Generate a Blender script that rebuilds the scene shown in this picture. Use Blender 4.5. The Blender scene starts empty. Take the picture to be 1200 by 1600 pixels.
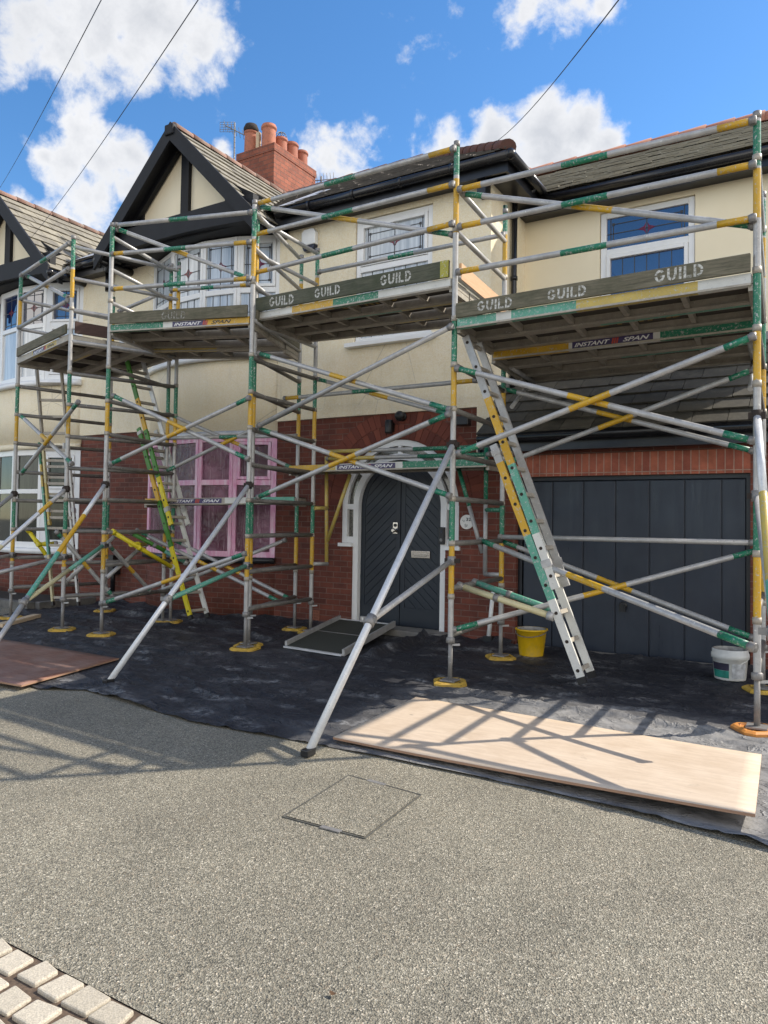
import bpy, bmesh, math, random
from mathutils import Vector, Matrix, noise
from mathutils.geometry import tessellate_polygon
random.seed(7)
S = 0.8            # plan units -> metres
sc = bpy.context.scene
col = sc.collection
V = Vector

# ------------------------------------------------------------------ materials
MATS = {}
class NT:
    def __init__(s, name):
        s.m = bpy.data.materials.new(name); s.m.use_nodes = True
        s.t = s.m.node_tree; s.t.nodes.clear()
        s.out = s.n('ShaderNodeOutputMaterial'); s.b = s.n('ShaderNodeBsdfPrincipled')
        s.l(s.b.outputs[0], s.out.inputs[0]); MATS[name] = s.m
        s.co = None
    def n(s, ty, **kw):
        nd = s.t.nodes.new(ty)
        for k, v in kw.items(): setattr(nd, k, v)
        return nd
    def l(s, a, b): s.t.links.new(a, b)
    def obj(s):
        if s.co is None: s.co = s.n('ShaderNodeTexCoord').outputs['Object']
        return s.co
    def set(s, **kw):
        for k, v in kw.items():
            k = k.replace('_', ' ')
            if hasattr(v, 'links'): s.l(v, s.b.inputs[k])
            else: s.b.inputs[k].default_value = (tuple(v) + (1,)) if isinstance(v, (tuple, list)) and len(v) == 3 else v
    def val(s, sock, v):
        if hasattr(v, 'links'): s.l(v, sock)
        else: sock.default_value = (tuple(v) + (1,)) if isinstance(v, (tuple, list)) and len(v) == 3 and sock.type == 'RGBA' else v
    def noise(s, scale, detail=4, rough=.55, vec=None, dist=0.):
        nd = s.n('ShaderNodeTexNoise'); nd.inputs['Scale'].default_value = scale
        nd.inputs['Detail'].default_value = detail; nd.inputs['Roughness'].default_value = rough
        nd.inputs['Distortion'].default_value = dist
        s.l(vec if vec is not None else s.obj(), nd.inputs['Vector']); return nd.outputs['Fac']
    def vor(s, scale, out='Color', feature='F1', vec=None):
        nd = s.n('ShaderNodeTexVoronoi', feature=feature); nd.inputs['Scale'].default_value = scale
        s.l(vec if vec is not None else s.obj(), nd.inputs['Vector']); return nd.outputs[out]
    def ramp(s, fac, *stops, interp='LINEAR'):
        nd = s.n('ShaderNodeValToRGB'); cr = nd.color_ramp; cr.interpolation = interp
        while len(cr.elements) < len(stops): cr.elements.new(.5)
        for e, (p, c) in zip(cr.elements, stops):
            e.position = p; e.color = (c, c, c, 1) if isinstance(c, (int, float)) else tuple(c) + (1,)
        s.l(fac, nd.inputs[0]); return nd.outputs[0]
    def mix(s, fac, a, b, mode='MIX'):
        nd = s.n('ShaderNodeMix', data_type='RGBA', blend_type=mode)
        s.val(nd.inputs[0], fac); s.val(nd.inputs[6], a); s.val(nd.inputs[7], b); return nd.outputs[2]
    def math(s, op, a, b=0., c=None):
        nd = s.n('ShaderNodeMath', operation=op); s.val(nd.inputs[0], a); s.val(nd.inputs[1], b)
        if c is not None: s.val(nd.inputs[2], c)
        return nd.outputs[0]
    def scalev(s, x, y, z):
        nd = s.n('ShaderNodeMapping'); nd.inputs['Scale'].default_value = (x, y, z); s.l(s.obj(), nd.inputs['Vector']); return nd.outputs[0]
    def bump(s, h, strength=.3, dist=.01):
        nd = s.n('ShaderNodeBump'); nd.inputs['Strength'].default_value = strength; nd.inputs['Distance'].default_value = dist
        s.l(h, nd.inputs['Height']); s.l(nd.outputs[0], s.b.inputs['Normal'])
    def attr(s, name='tint'):
        nd = s.n('ShaderNodeAttribute'); nd.attribute_name = name; return nd.outputs['Fac']
    def wallvec(s, swap=False):
        sp = s.n('ShaderNodeSeparateXYZ'); s.l(s.obj(), sp.inputs[0]); a = s.math('ADD', sp.outputs[0], sp.outputs[1])
        cb = s.n('ShaderNodeCombineXYZ')
        if swap: s.l(sp.outputs[2], cb.inputs[0]); s.l(a, cb.inputs[1])
        else: s.l(a, cb.inputs[0]); s.l(sp.outputs[2], cb.inputs[1])
        return cb.outputs[0]

def plain(name, c, rough=.5, metal=0., var=.15, nscale=14., bump=0., spec=.5, dirt=None):
    t = NT(name); f = t.noise(nscale)
    hi = tuple(min(1, x * (1 + var)) for x in c); lo = tuple(x * (1 - var) for x in c)
    cc = t.ramp(f, (.3, lo), (.7, hi))
    if dirt is not None:
        cc = t.mix(t.ramp(t.noise(nscale * .4, 6, .7), (.5, 0.), (.75, .8)), cc, dirt)
    t.set(Base_Color=cc, Roughness=rough, Metallic=metal); t.b.inputs['Specular IOR Level'].default_value = spec
    if bump: t.bump(t.noise(nscale * 6), bump, .004)
    return t

def make_materials():
    # render: pebble-dashed cream and smooth cream
    t = NT('pebble_render'); f = t.noise(2.2, 5, .6); c = t.ramp(f, (.25, (.78, .68, .485)), (.75, (.88, .785, .59)))
    c = t.mix(.30, c, t.ramp(t.noise(48., 4, .7), (.35, .22), (.65, .80)), 'OVERLAY'); ck = t.vor(1.1, 'Distance', 'DISTANCE_TO_EDGE', None); c = t.mix(t.math('MULTIPLY', t.ramp(ck, (0., .5), (.006, 0.)), t.ramp(t.noise(.7, 3), (.52, 0.), (.6, 1.))), c, (.30, .26, .2))
    st = t.ramp(t.noise(3.5, 6, .7, t.scalev(3., 3., .35)), (.52, 0.), (.85, .28)); c = t.mix(st, c, (.50, .44, .34))
    t.set(Base_Color=c, Roughness=.9); t.bump(t.vor(110., 'Distance'), .55, .006)
    t = NT('smooth_render'); f = t.noise(1.6, 5, .6); c = t.ramp(f, (.25, (.82, .72, .52)), (.75, (.885, .795, .60)))
    t.set(Base_Color=c, Roughness=.85); t.bump(t.noise(220., 3), .12, .003)
    # brick
    def brick(name, swap, w, h, c1, c2, mo, ms=.012):
        t = NT(name); bt = t.n('ShaderNodeTexBrick'); t.l(t.wallvec(swap), bt.inputs['Vector'])
        bt.inputs['Scale'].default_value = 1.; bt.inputs['Brick Width'].default_value = w; bt.inputs['Row Height'].default_value = h
        bt.inputs['Mortar Size'].default_value = ms * .5; bt.inputs['Mortar Smooth'].default_value = .2; bt.inputs['Bias'].default_value = -.1
        bt.inputs['Color1'].default_value = c1 + (1,); bt.inputs['Color2'].default_value = c2 + (1,); bt.inputs['Mortar'].default_value = mo + (1,)
        if swap: bt.offset = 0.
        c = t.mix(.75, bt.outputs['Color'], t.ramp(t.noise(5., 6, .7), (.25, .25), (.8, .8)), 'OVERLAY')
        c = t.mix(t.ramp(t.noise(28., 4, .7), (.62, 0.), (.8, .5)), c, (c2[0] * 1.5, c2[1] * 1.9, c2[2] * 2.))
        t.set(Base_Color=c, Roughness=.85)
        h_ = t.math('SUBTRACT', t.math('MULTIPLY', t.noise(90., 3), .35), bt.outputs['Fac']); t.bump(h_, .9, .008)
        return t
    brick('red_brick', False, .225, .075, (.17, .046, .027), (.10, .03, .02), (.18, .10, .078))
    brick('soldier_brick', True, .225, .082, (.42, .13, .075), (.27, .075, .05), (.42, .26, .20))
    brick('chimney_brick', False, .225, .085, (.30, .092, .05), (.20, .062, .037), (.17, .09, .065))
    t = NT('arch_brick'); a = t.attr(); c = t.ramp(a, (0., (.12, .032, .022)), (1., (.22, .06, .036)))
    t.set(Base_Color=c, Roughness=.85); t.bump(t.noise(90., 3), .3, .004)
    # slates
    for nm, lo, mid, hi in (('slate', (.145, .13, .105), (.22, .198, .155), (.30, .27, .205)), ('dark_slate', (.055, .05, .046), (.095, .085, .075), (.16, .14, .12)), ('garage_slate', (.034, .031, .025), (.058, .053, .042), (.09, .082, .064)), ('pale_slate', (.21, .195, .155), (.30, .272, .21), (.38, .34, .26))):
        t = NT(nm); a = t.attr(); c = t.ramp(a, (0., lo), (.5, mid), (1., hi))
        c = t.mix(t.ramp(t.noise(9., 6, .7), (.45, 0.), (.75, .55)), c, tuple(min(.42, x * 1.45) for x in hi))
        c = t.mix(t.ramp(t.noise(30., 5, .7), (.55, 0.), (.8, .5)), c, tuple(x * .4 for x in lo))
        t.set(Base_Color=c, Roughness=.75); t.bump(t.noise(60., 5), .4, .005)
    t = NT('terracotta'); a = t.attr(); c = t.ramp(a, (0., (.34, .12, .075)), (1., (.48, .185, .11)))
    c = t.mix(t.ramp(t.noise(12., 6, .7), (.5, 0.), (.75, .7)), c, (.13, .07, .05)); t.set(Base_Color=c, Roughness=.8); t.bump(t.noise(70., 3), .25, .004)
    t = NT('dark_ridge'); a = t.attr(); c = t.ramp(a, (0., (.07, .032, .026)), (1., (.14, .06, .045)))
    c = t.mix(t.ramp(t.noise(14., 6, .7), (.5, 0.), (.75, .7)), c, (.05, .045, .04)); t.set(Base_Color=c, Roughness=.85)
    t = NT('weathered_red'); a = t.attr(); c = t.ramp(a, (0., (.30, .12, .08)), (1., (.44, .20, .13))); c = t.mix(t.ramp(t.noise(14., 6, .7), (.5, 0.), (.72, .6)), c, (.2, .15, .12)); t.set(Base_Color=c, Roughness=.85)
    t = NT('weathered_ridge'); a = t.attr(); c = t.ramp(a, (0., (.22, .12, .09)), (1., (.36, .21, .16))); c = t.mix(t.ramp(t.noise(14., 6, .7), (.45, 0.), (.7, .8)), c, (.30, .27, .22)); t.set(Base_Color=c, Roughness=.85)
    plain('lead', (.62, .62, .62), .45, .3, .2, 8.)
    t = plain('black_paint', (.013, .014, .018), .35, 0, .3, 9., 0.)
    t = NT('bargeboard_paint'); t.set(Base_Color=t.ramp(t.noise(6., 6, .6, t.scalev(1, 1, 1)), (.3, (.007, .0075, .010)), (.8, (.013, .014, .018))), Roughness=.6); t.b.inputs['Specular IOR Level'].default_value = .3; t.bump(t.noise(40., 4), .08, .003)
    plain('black_gutter', (.012, .012, .014), .25, 0, .3, 9.)
    t = plain('white_frame', (.80, .80, .79), .3, 0, .04, 5.)
    t = NT('pink_frame'); c = t.ramp(t.noise(5., 6, .65, t.scalev(3., 3., .6)), (.28, (.66, .19, .38)), (.50, (.78, .42, .58)), (.74, (.86, .74, .80))); t.set(Base_Color=c, Roughness=.45)
    t = NT('pale_lead'); t.set(Base_Color=(.05, .05, .055), Roughness=.5)
    t = NT('red_glass'); t.set(Base_Color=(.16, .012, .03), Roughness=.05)
    def glass(name, c1, c2, sc_=3., rough=.03, stripes=True, ior=1.5, coat=0.):
        t = NT(name); f = t.noise(sc_, 4, .6, t.scalev(6., 6., .4) if stripes else None)
        t.set(Base_Color=t.ramp(f, (.3, c1), (.7, c2)), Roughness=rough, IOR=ior); t.b.inputs['Specular IOR Level'].default_value = .8
        t.b.inputs['Coat Weight'].default_value = coat
        t.bump(t.noise(2.5, 2), .03, .02); return t
    glass('net_glass', (.34, .39, .44), (.66, .70, .73), 3., .04, True, 1.6)
    glass('blue_glass', (.006, .018, .07), (.014, .035, .12), 2., .02, False, 1.9, .3)
    glass('dark_glass', (.008, .010, .008), (.045, .05, .035), 3., .04, True, 1.35)
    glass('pattern_glass', (.01, .01, .012), (.20, .19, .16), 60., .1, False)
    t = NT('film_glass'); f = t.noise(1.1, 3, .5, None, .5); s_ = t.noise(1.5, 4, .55, t.scalev(9., 9., .9), 2.2)
    c = t.ramp(f, (.30, (.04, .012, .022)), (.55, (.12, .04, .07)), (.75, (.38, .17, .26)))
    c = t.mix(t.ramp(s_, (.58, 0.), (.80, .55)), c, (.80, .58, .69))
    t.set(Base_Color=c, Roughness=.12, IOR=1.45); t.b.inputs['Specular IOR Level'].default_value = .5
    t.bump(t.math('ADD', s_, t.math('MULTIPLY', t.noise(5., 4, .55, None, 2.5), .8)), .5, .03)
    # doors
    plain('anthracite', (.016, .022, .032), .42, 0, .12, 3.)
    t = NT('garage_panel'); t.set(Base_Color=t.ramp(t.noise(2.5, 5, .6), (.3, (.016, .022, .037)), (.75, (.028, .037, .056))), Roughness=t.ramp(t.noise(4., 6, .7, t.scalev(5., 1., .4)), (.3, .26), (.7, .5))); t.bump(t.noise(200., 2), .05, .002)
    plain('chrome', (.5, .48, .46), .18, 1., .08, 20.)
    # metals
    def alu(name, base, var, rough=.36):
        t = NT(name); f = t.noise(9., 6, .7); g = t.noise(70., 4, .7)
        c = t.ramp(f, (.3, tuple(x * (1 - var) for x in base)), (.65, base), (.85, tuple(min(1, x * 1.18) for x in base)))
        c = t.mix(t.ramp(g, (.60, 0.), (.72, .55)), c, (.15, .14, .125))
        c = t.mix(t.ramp(t.noise(38., 3, .6), (.66, 0.), (.72, .7)), c, (.72, .71, .66))
        t.set(Base_Color=c, Roughness=t.ramp(g, (.3, rough - .08), (.7, rough + .2)), Metallic=.22); t.bump(g, .12, .002)
    alu('alu', (.47, .465, .455), .32); alu('alu_bright', (.66, .67, .68), .18, .3); alu('dirty_alu', (.20, .188, .17), .35, .5); alu('jack_steel', (.26, .25, .24), .3, .45); alu('dull_alu', (.43, .39, .325), .32, .5)
    def paint(name, c, wear=.56):
        t = NT(name); g = t.noise(44., 8, .76); w = t.ramp(g, (wear, 0.), (wear + .05, 1.))
        base = t.ramp(t.noise(6., 4), (.3, tuple(x * .8 for x in c)), (.7, c))
        cc = t.mix(w, base, (.42, .42, .40)); cc = t.mix(t.ramp(t.noise(60., 4, .7), (.62, 0.), (.72, .6)), cc, tuple(x * .35 for x in c))
        t.set(Base_Color=cc, Roughness=.45, Metallic=t.math('MULTIPLY', w, .5)); t.bump(g, .1, .002)
    paint('green_paint', (.012, .185, .10), .545); paint('yellow_paint', (.60, .35, .018), .565); paint('mint_paint', (.11, .36, .26), .55)
    paint('cream_paint', (.62, .56, .33), .6); paint('lime_yellow', (.70, .58, .02), .68); paint('leaf_green', (.06, .22, .03), .64); paint('moss_paint', (.36, .33, .02), .56); paint('gold_paint', (.62, .36, .02), .60)
    paint('white_paint', (.66, .66, .62), .6); paint('worn_yellow', (.56, .42, .10), .56)
    t = plain('plate_yellow', (.52, .33, .05), .6, 0, .3, 20., .1, .5, (.25, .17, .08))
    t = plain('plate_orange', (.60, .24, .05), .55, 0, .2, 20., .1, .5, (.35, .2, .1))
    # timber
    def wood(name, lo, hi, sx, stain=None, amt=.6, rough=.8):
        t = NT(name); v = t.scalev(*sx); f = t.noise(5., 7, .65, v, .6)
        c = t.ramp(f, (.3, lo), (.7, hi))
        if stain: c = t.mix(t.ramp(t.noise(3., 6, .7), (.42, 0.), (.75, amt)), c, stain)
        if name.endswith('ply') and name != 'deck_ply':   # knots and trodden dirt
            kn = t.vor(2.1, 'Distance', 'F1', t.scalev(1., 1.5, 1.)); c = t.mix(t.ramp(kn, (.012, .75), (.045, 0.)), c, tuple(x * .3 for x in lo))
            c = t.mix(t.ramp(t.noise(6., 7, .78, None, 1.5), (.60, 0.), (.72, .4)), c, tuple(x * .5 for x in lo))
        t.set(Base_Color=c, Roughness=rough); t.bump(f, .25, .004)
    wood('grey_board', (.075, .068, .045), (.20, .18, .125), (1.2, 1.2, 14.), (.05, .055, .028), .8)
    wood('green_board', (.045, .05, .033), (.12, .12, .08), (1.2, 1.2, 14.), (.035, .045, .018), .8)
    wood('brown_board', (.045, .025, .02), (.075, .04, .032), (2., 2., 14.))
    wood('peach_board', (.50, .30, .17), (.62, .40, .24), (1., 1., 10.))
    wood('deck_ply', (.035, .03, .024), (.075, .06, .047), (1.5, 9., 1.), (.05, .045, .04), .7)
    wood('pale_ply', (.50, .395, .295), (.63, .515, .395), (1.0, 6., 1.), (.40, .29, .19), .55, .7)
    wood('ply_edge', (.22, .12, .075), (.42, .26, .17), (1., 1., 260.))
    wood('brown_ply', (.15, .068, .045), (.27, .13, .09), (1.2, 6., 1.), (.42, .33, .28), .5, .55)
    wood('batten_wood', (.5, .38, .24), (.66, .52, .36), (8., 8., 1.))
    t = NT('stencil_white'); w = t.ramp(t.noise(45., 6, .75), (.44, 0.), (.62, 1.)); t.set(Base_Color=t.mix(w, (.60, .60, .56), (.12, .115, .085)), Roughness=.85)
    t = NT('stencil_worn'); w = t.ramp(t.noise(40., 6, .75), (.38, 0.), (.52, 1.)); t.set(Base_Color=t.mix(w, (.40, .40, .37), (.13, .12, .09)), Roughness=.85)
    t = NT('stencil_ochre'); t.set(Base_Color=t.ramp(t.noise(40., 5), (.4, (.40, .27, .06)), (.65, (.12, .09, .05))), Roughness=.8)
    plain('label_navy', (.05, .036, .11), .4, 0, .4, 30.); plain('label_white', (.72, .72, .72), .4, 0, .1, 30.); plain('label_red', (.45, .06, .03), .4, 0, .2, 30.)
    plain('brown_leaf', (.10, .05, .02), .8, 0, .4, 60.); plain('frame_grey', (.085, .082, .07), .8, 0, .3, 20.); plain('black_text', (.02, .02, .02), .5, 0, .1, 20.)
    # ground
    t = NT('resin_gravel'); c1 = t.vor(175.); c2 = t.vor(110.)
    sp = t.n('ShaderNodeSeparateColor'); t.l(c1, sp.inputs[0])
    c = t.ramp(sp.outputs[0], (0., (.045, .04, .03)), (.15, (.115, .103, .076)), (.42, (.205, .184, .136)), (.74, (.292, .263, .197)), (.93, (.395, .358, .275)), (1., (.70, .635, .51)))
    sp2 = t.n('ShaderNodeSeparateColor'); t.l(c2, sp2.inputs[0]); c = t.mix(.26, c, t.ramp(sp2.outputs[1], (0., (.07, .068, .05)), (.5, (.19, .175, .13)), (.85, (.29, .265, .195)), (1., (.40, .30, .20))))
    c = t.mix(.75, c, t.ramp(t.noise(.8, 8, .66, None, .6), (.28, .33), (.72, .64)), 'OVERLAY')
    c = t.mix(t.ramp(t.noise(2.6, 6, .72), (.60, 0.), (.78, .45)), c, (.13, .10, .06)); c = t.mix(t.ramp(t.noise(9., 3, .6), (.745, 0.), (.775, .75)), c, (.10, .055, .025))
    c = t.mix(t.ramp(t.noise(1.7, 6, .7, t.scalev(.35, 1.5, 1.)), (.58, 0.), (.75, .30)), c, (.10, .105, .08))
    t.set(Base_Color=c, Roughness=.72); t.bump(t.vor(175., 'Distance'), .7, .007)
    plain('tarmac', (.20, .19, .17), .9, 0, .25, 3., .3)
    t = NT('membrane'); f = t.noise(1.6, 7, .66, None, .8); g = t.noise(7., 6, .7, t.scalev(1., 2.0, 1.), 1.5)
    c = t.ramp(f, (.33, (.018, .019, .024)), (.52, (.030, .031, .037)), (.72, (.065, .066, .072)))
    c = t.mix(t.ramp(g, (.52, 0.), (.74, .5)), c, (.14, .14, .142)); c = t.mix(t.ramp(t.noise(24., 6, .78, t.scalev(1., 2.6, 1.), 1.0), (.56, 0.), (.70, .5)), c, (.24, .24, .238))
    sx = t.n('ShaderNodeSeparateXYZ'); t.l(t.obj(), sx.inputs[0])   # paler right front corner: sunlight painted into the colour, mottled like dust
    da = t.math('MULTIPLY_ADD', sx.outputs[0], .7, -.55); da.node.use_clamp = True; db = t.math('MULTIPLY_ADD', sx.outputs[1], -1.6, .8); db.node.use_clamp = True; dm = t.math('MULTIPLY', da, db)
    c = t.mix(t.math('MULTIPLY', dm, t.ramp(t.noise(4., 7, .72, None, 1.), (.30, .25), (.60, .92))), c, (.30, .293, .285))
    ps = t.vor(2.3, 'Distance', 'SMOOTH_F1', t.scalev(1., 1.8, 1.)); c = t.mix(t.math('MULTIPLY', t.ramp(ps, (.12, .8), (.36, 0.)), t.ramp(t.noise(16., 5, .75), (.44, 0.), (.60, 1.))), c, (.27, .27, .27))
    t.set(Base_Color=c, Roughness=.58); t.b.inputs['Specular IOR Level'].default_value = .3
    w1 = t.math('ABSOLUTE', t.math('SUBTRACT', t.noise(3.2, 5, .6, t.scalev(1., 1.7, 1.), .8), .5)); cr_ = t.ramp(w1, (0., 1.), (.035, 0.)); t.bump(t.math('ADD', t.math('MULTIPLY', cr_, .9), t.noise(14., 5, .6)), .6, .02)
    t = NT('sett_stone'); a = t.attr(); c = t.ramp(a, (0., (.37, .325, .25)), (1., (.48, .425, .335))); c = t.mix(.5, c, t.ramp(t.vor(200., 'Distance'), (0., .25), (.8, .75)), 'OVERLAY')
    c = t.mix(t.ramp(t.noise(60., 4, .7), (.58, 0.), (.7, .4)), c, (.2, .17, .13)); t.set(Base_Color=c, Roughness=.85); t.bump(t.noise(70., 5), .5, .006)
    plain('joint_mortar', (.11, .075, .05), .95, 0, .4, 60., .6); plain('kerb_stone', (.13, .125, .115), .9, 0, .3, 12., .4); plain('soil', (.035, .028, .02), 1., 0, .5, 30., .8)
    plain('sill_black', (.02, .02, .022), .4, 0, .3, 10.); plain('concrete', (.22, .21, .19), .9, 0, .2, 10., .3)
    plain('ramp_grit', (.040, .043, .034), .9, 0, .2, 120., .5); plain('bucket_yellow', (.72, .45, .01), .4, 0, .12, 10., 0, .5, (.45, .32, .12))
    plain('tub_white', (.68, .68, .65), .4, 0, .08, 10., 0, .5, (.45, .43, .38)); plain('tub_inside', (.33, .32, .30), .8, 0, .4, 14.); plain('label_teal', (.02, .22, .17), .5, 0, .4, 12.); plain('label_dark', (.03, .025, .05), .5, 0, .5, 12.)
    plain('label_grey', (.45, .46, .47), .5, 0, .3, 25.)
    plain('white_plastic', (.78, .78, .76), .35, 0, .05, 8.); plain('navy_plastic', (.008, .012, .035), .3, 0, .1, 8.); plain('black_plastic', (.012, .012, .013), .4, 0, .1, 8.)
    plain('plaque_white', (.74, .72, .68), .3, 0, .06, 8.); plain('hopper_soot', (.03, .022, .018), .9, 0, .3, 8.); plain('wire_black', (.03, .03, .034), .5, 0, .1, 8.)
    plain('air_brick', (.24, .09, .055), .9, 0, .2, 20.)
make_materials()

# ------------------------------------------------------------------ mesh builder (plan units in, metres out)
class MB:
    def __init__(s): s.v = []; s.f = []; s.m = []; s.sm = []; s.t = []; s.mats = []
    def mi(s, mat):
        if mat not in s.mats: s.mats.append(mat)
        return s.mats.index(mat)
    def face(s, idx, mat, smooth=False, tint=.5): s.f.append(tuple(idx)); s.m.append(s.mi(mat)); s.sm.append(smooth); s.t.append(tint)
    def quad(s, a, b, c, d, mat, tint=.5):
        k = len(s.v); s.v += [V(a), V(b), V(c), V(d)]; s.face((k, k + 1, k + 2, k + 3), mat, False, tint)
    def obox(s, o, ex, ey, ez, mat, tint=.5):
        """box with corner o and edge vectors"""
        o, ex, ey, ez = V(o), V(ex), V(ey), V(ez); k = len(s.v)
        if ex.cross(ey).dot(ez) < 0: o, ez = o + ez, -ez
        s.v += [o, o + ex, o + ex + ey, o + ey, o + ez, o + ex + ez, o + ex + ey + ez, o + ey + ez]
        for q in ((0, 3, 2, 1), (4, 5, 6, 7), (0, 1, 5, 4), (1, 2, 6, 5), (2, 3, 7, 6), (3, 0, 4, 7)): s.face([k + i for i in q], mat, False, tint)
    def box(s, x0, x1, y0, y1, z0, z1, mat, tint=.5): s.obox((x0, y0, z0), (x1 - x0, 0, 0), (0, y1 - y0, 0), (0, 0, z1 - z0), mat, tint)
    def beam(s, p, q, w, h, mat, up=(0, 0, 1), tint=.5):
        """rectangular bar along p-q, w across, h along up"""
        p, q = V(p), V(q); d = (q - p).normalized(); a = d.cross(V(up)).normalized(); b = a.cross(d).normalized()
        s.obox(p - a * w / 2 - b * h / 2, q - p, a * w, b * h, mat, tint)
    def tube(s, p, q, r, mat, n=10, r2=None, caps=True, tint=.5):
        p, q = V(p), V(q); r2 = r if r2 is None else r2; d = (q - p).normalized()
        a = d.orthogonal().normalized(); b = d.cross(a); k = len(s.v)
        for c, rr in ((p, r), (q, r2)):
            for i in range(n):
                t = 2 * math.pi * i / n; s.v.append(c + (a * math.cos(t) + b * math.sin(t)) * rr)
        for i in range(n):
            j = (i + 1) % n; s.face((k + i, k + j, k + n + j, k + n + i), mat, True, tint)
        if caps: s.face([k + i for i in range(n)][::-1], mat, False, tint); s.face([k + n + i for i in range(n)], mat, False, tint)
    def bands(s, p, q, r, bands, n=10):
        """tube made of coloured lengths: bands = [(t0, t1, mat)]"""
        p, q = V(p), V(q)
        for i, (a, b, m) in enumerate(bands): s.tube(p.lerp(q, a), p.lerp(q, b), r, m, n, caps=(i in (0, len(bands) - 1)))
    def lathe(s, c, prof, mat, n=24, axis='Z', tint=.5, cap0=True, cap1=True):
        c = V(c); k = len(s.v)
        for (r, h) in prof:
            for i in range(n):
                t = 2 * math.pi * i / n; x, y = r * math.cos(t), r * math.sin(t)
                s.v.append(c + (V((x, y, h)) if axis == 'Z' else V((x, -h, y))))
        for j in range(len(prof) - 1):
            for i in range(n):
                a = k + j * n + i; b = k + j * n + (i + 1) % n; s.face((a, b, b + n, a + n), mat, True, tint)
        if cap0: s.face([k + i for i in range(n)][::-1], mat, False, tint)
        if cap1: s.face([k + (len(prof) - 1) * n + i for i in range(n)], mat, False, tint)
    def path(s, pts, r, mat, n=8):
        for a, b in zip(pts[:-1], pts[1:]): s.tube(a, b, r, mat, n)
        for p in pts[1:-1]: s.ball(p, r, mat)
    def ball(s, c, r, mat, n=8, sx=1, sy=1, sz=1):
        c = V(c); k = len(s.v); m = n // 2 + 1
        for j in range(m + 1):
            ph = math.pi * j / m
            for i in range(n):
                t = 2 * math.pi * i / n; s.v.append(c + V((math.sin(ph) * math.cos(t) * r * sx, math.sin(ph) * math.sin(t) * r * sy, math.cos(ph) * r * sz)))
        for j in range(m):
            for i in range(n):
                a = k + j * n + i; b = k + j * n + (i + 1) % n; s.face((a, a + n, b + n, b), mat, True)
    def prism(s, pts2, f0, f1, mat, tint=.5, side=None):
        """polygon pts2 (list of 2D) mapped by f0 (front) and f1 (back)"""
        k = len(s.v); n = len(pts2)
        A = [V(f0(*p)) for p in pts2]; B = [V(f1(*p)) for p in pts2]; s.v += A + B
        tris = tessellate_polygon([[V((p[0], p[1], 0)) for p in pts2]])
        for t in tris: s.face([k + i for i in t], mat, False, tint); s.face([k + n + i for i in t][::-1], mat, False, tint)
        for i in range(n): j = (i + 1) % n; s.face((k + i, k + n + i, k + n + j, k + j), side or mat, False, tint)
    def wall(s, outer, holes, y, depth, mat, y_of=None, reveal=None):
        """wall face in plane Y=y (x,z polygons) with holes and reveals going back by depth"""
        polys = [[V((p[0], p[1], 0)) for p in outer]] + [[V((p[0], p[1], 0)) for p in h] for h in holes]
        flat = [p for poly in polys for p in poly]; k = len(s.v)
        s.v += [V((p.x, y, p.y)) for p in flat]
        for t in tessellate_polygon(polys):
            s.face([k + i for i in t], mat)
        for h in [outer] + holes:
            n = len(h)
            for i in range(n):
                a, b = h[i], h[(i + 1) % n]
                s.quad((a[0], y, a[1]), (b[0], y, b[1]), (b[0], y + depth, b[1]), (a[0], y + depth, a[1]), reveal or mat)
    def build(s, name, parent=None, origin=None, bevel=0., fix=True):
        o0 = V(origin) if origin is not None else (parent['_o'] if parent is not None and '_o' in parent else V((0, 0, 0)))
        o0 = V(o0)
        me = bpy.data.meshes.new(name); me.from_pydata([tuple((v - o0) * S) for v in s.v], [], s.f)
        for m in s.mats: me.materials.append(MATS[m])
        me.polygons.foreach_set('material_index', s.m); me.polygons.foreach_set('use_smooth', s.sm)
        at = me.attributes.new('tint', 'FLOAT', 'FACE'); at.data.foreach_set('value', s.t)
        if fix:
            bm = bmesh.new(); bm.from_mesh(me); bmesh.ops.recalc_face_normals(bm, faces=bm.faces); bm.to_mesh(me); bm.free()
        me.update()
        ob = bpy.data.objects.new(name, me); col.objects.link(ob)
        if parent is not None:
            ob.parent = parent; ob['_o'] = tuple(o0)
        else:
            ob.location = o0 * S; ob['_o'] = tuple(o0)
        if bevel:
            b = ob.modifiers.new('bevel', 'BEVEL'); b.width = bevel; b.segments = 2; b.limit_method = 'ANGLE'
        return ob

def thing(name, label, cat, loc=(0, 0, 0), group=None):
    o = bpy.data.objects.new(name, None); col.objects.link(o); o.location = V(loc) * S; o['_o'] = tuple(loc)
    o.empty_display_size = .2
    return tag(o, label, cat, group)
def tag(o, label, cat=None, group=None):
    o['label'] = label
    if cat: o['category'] = cat
    if group: o['group'] = group
    return o
def structure(o): o['kind'] = 'structure'; return o

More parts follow.
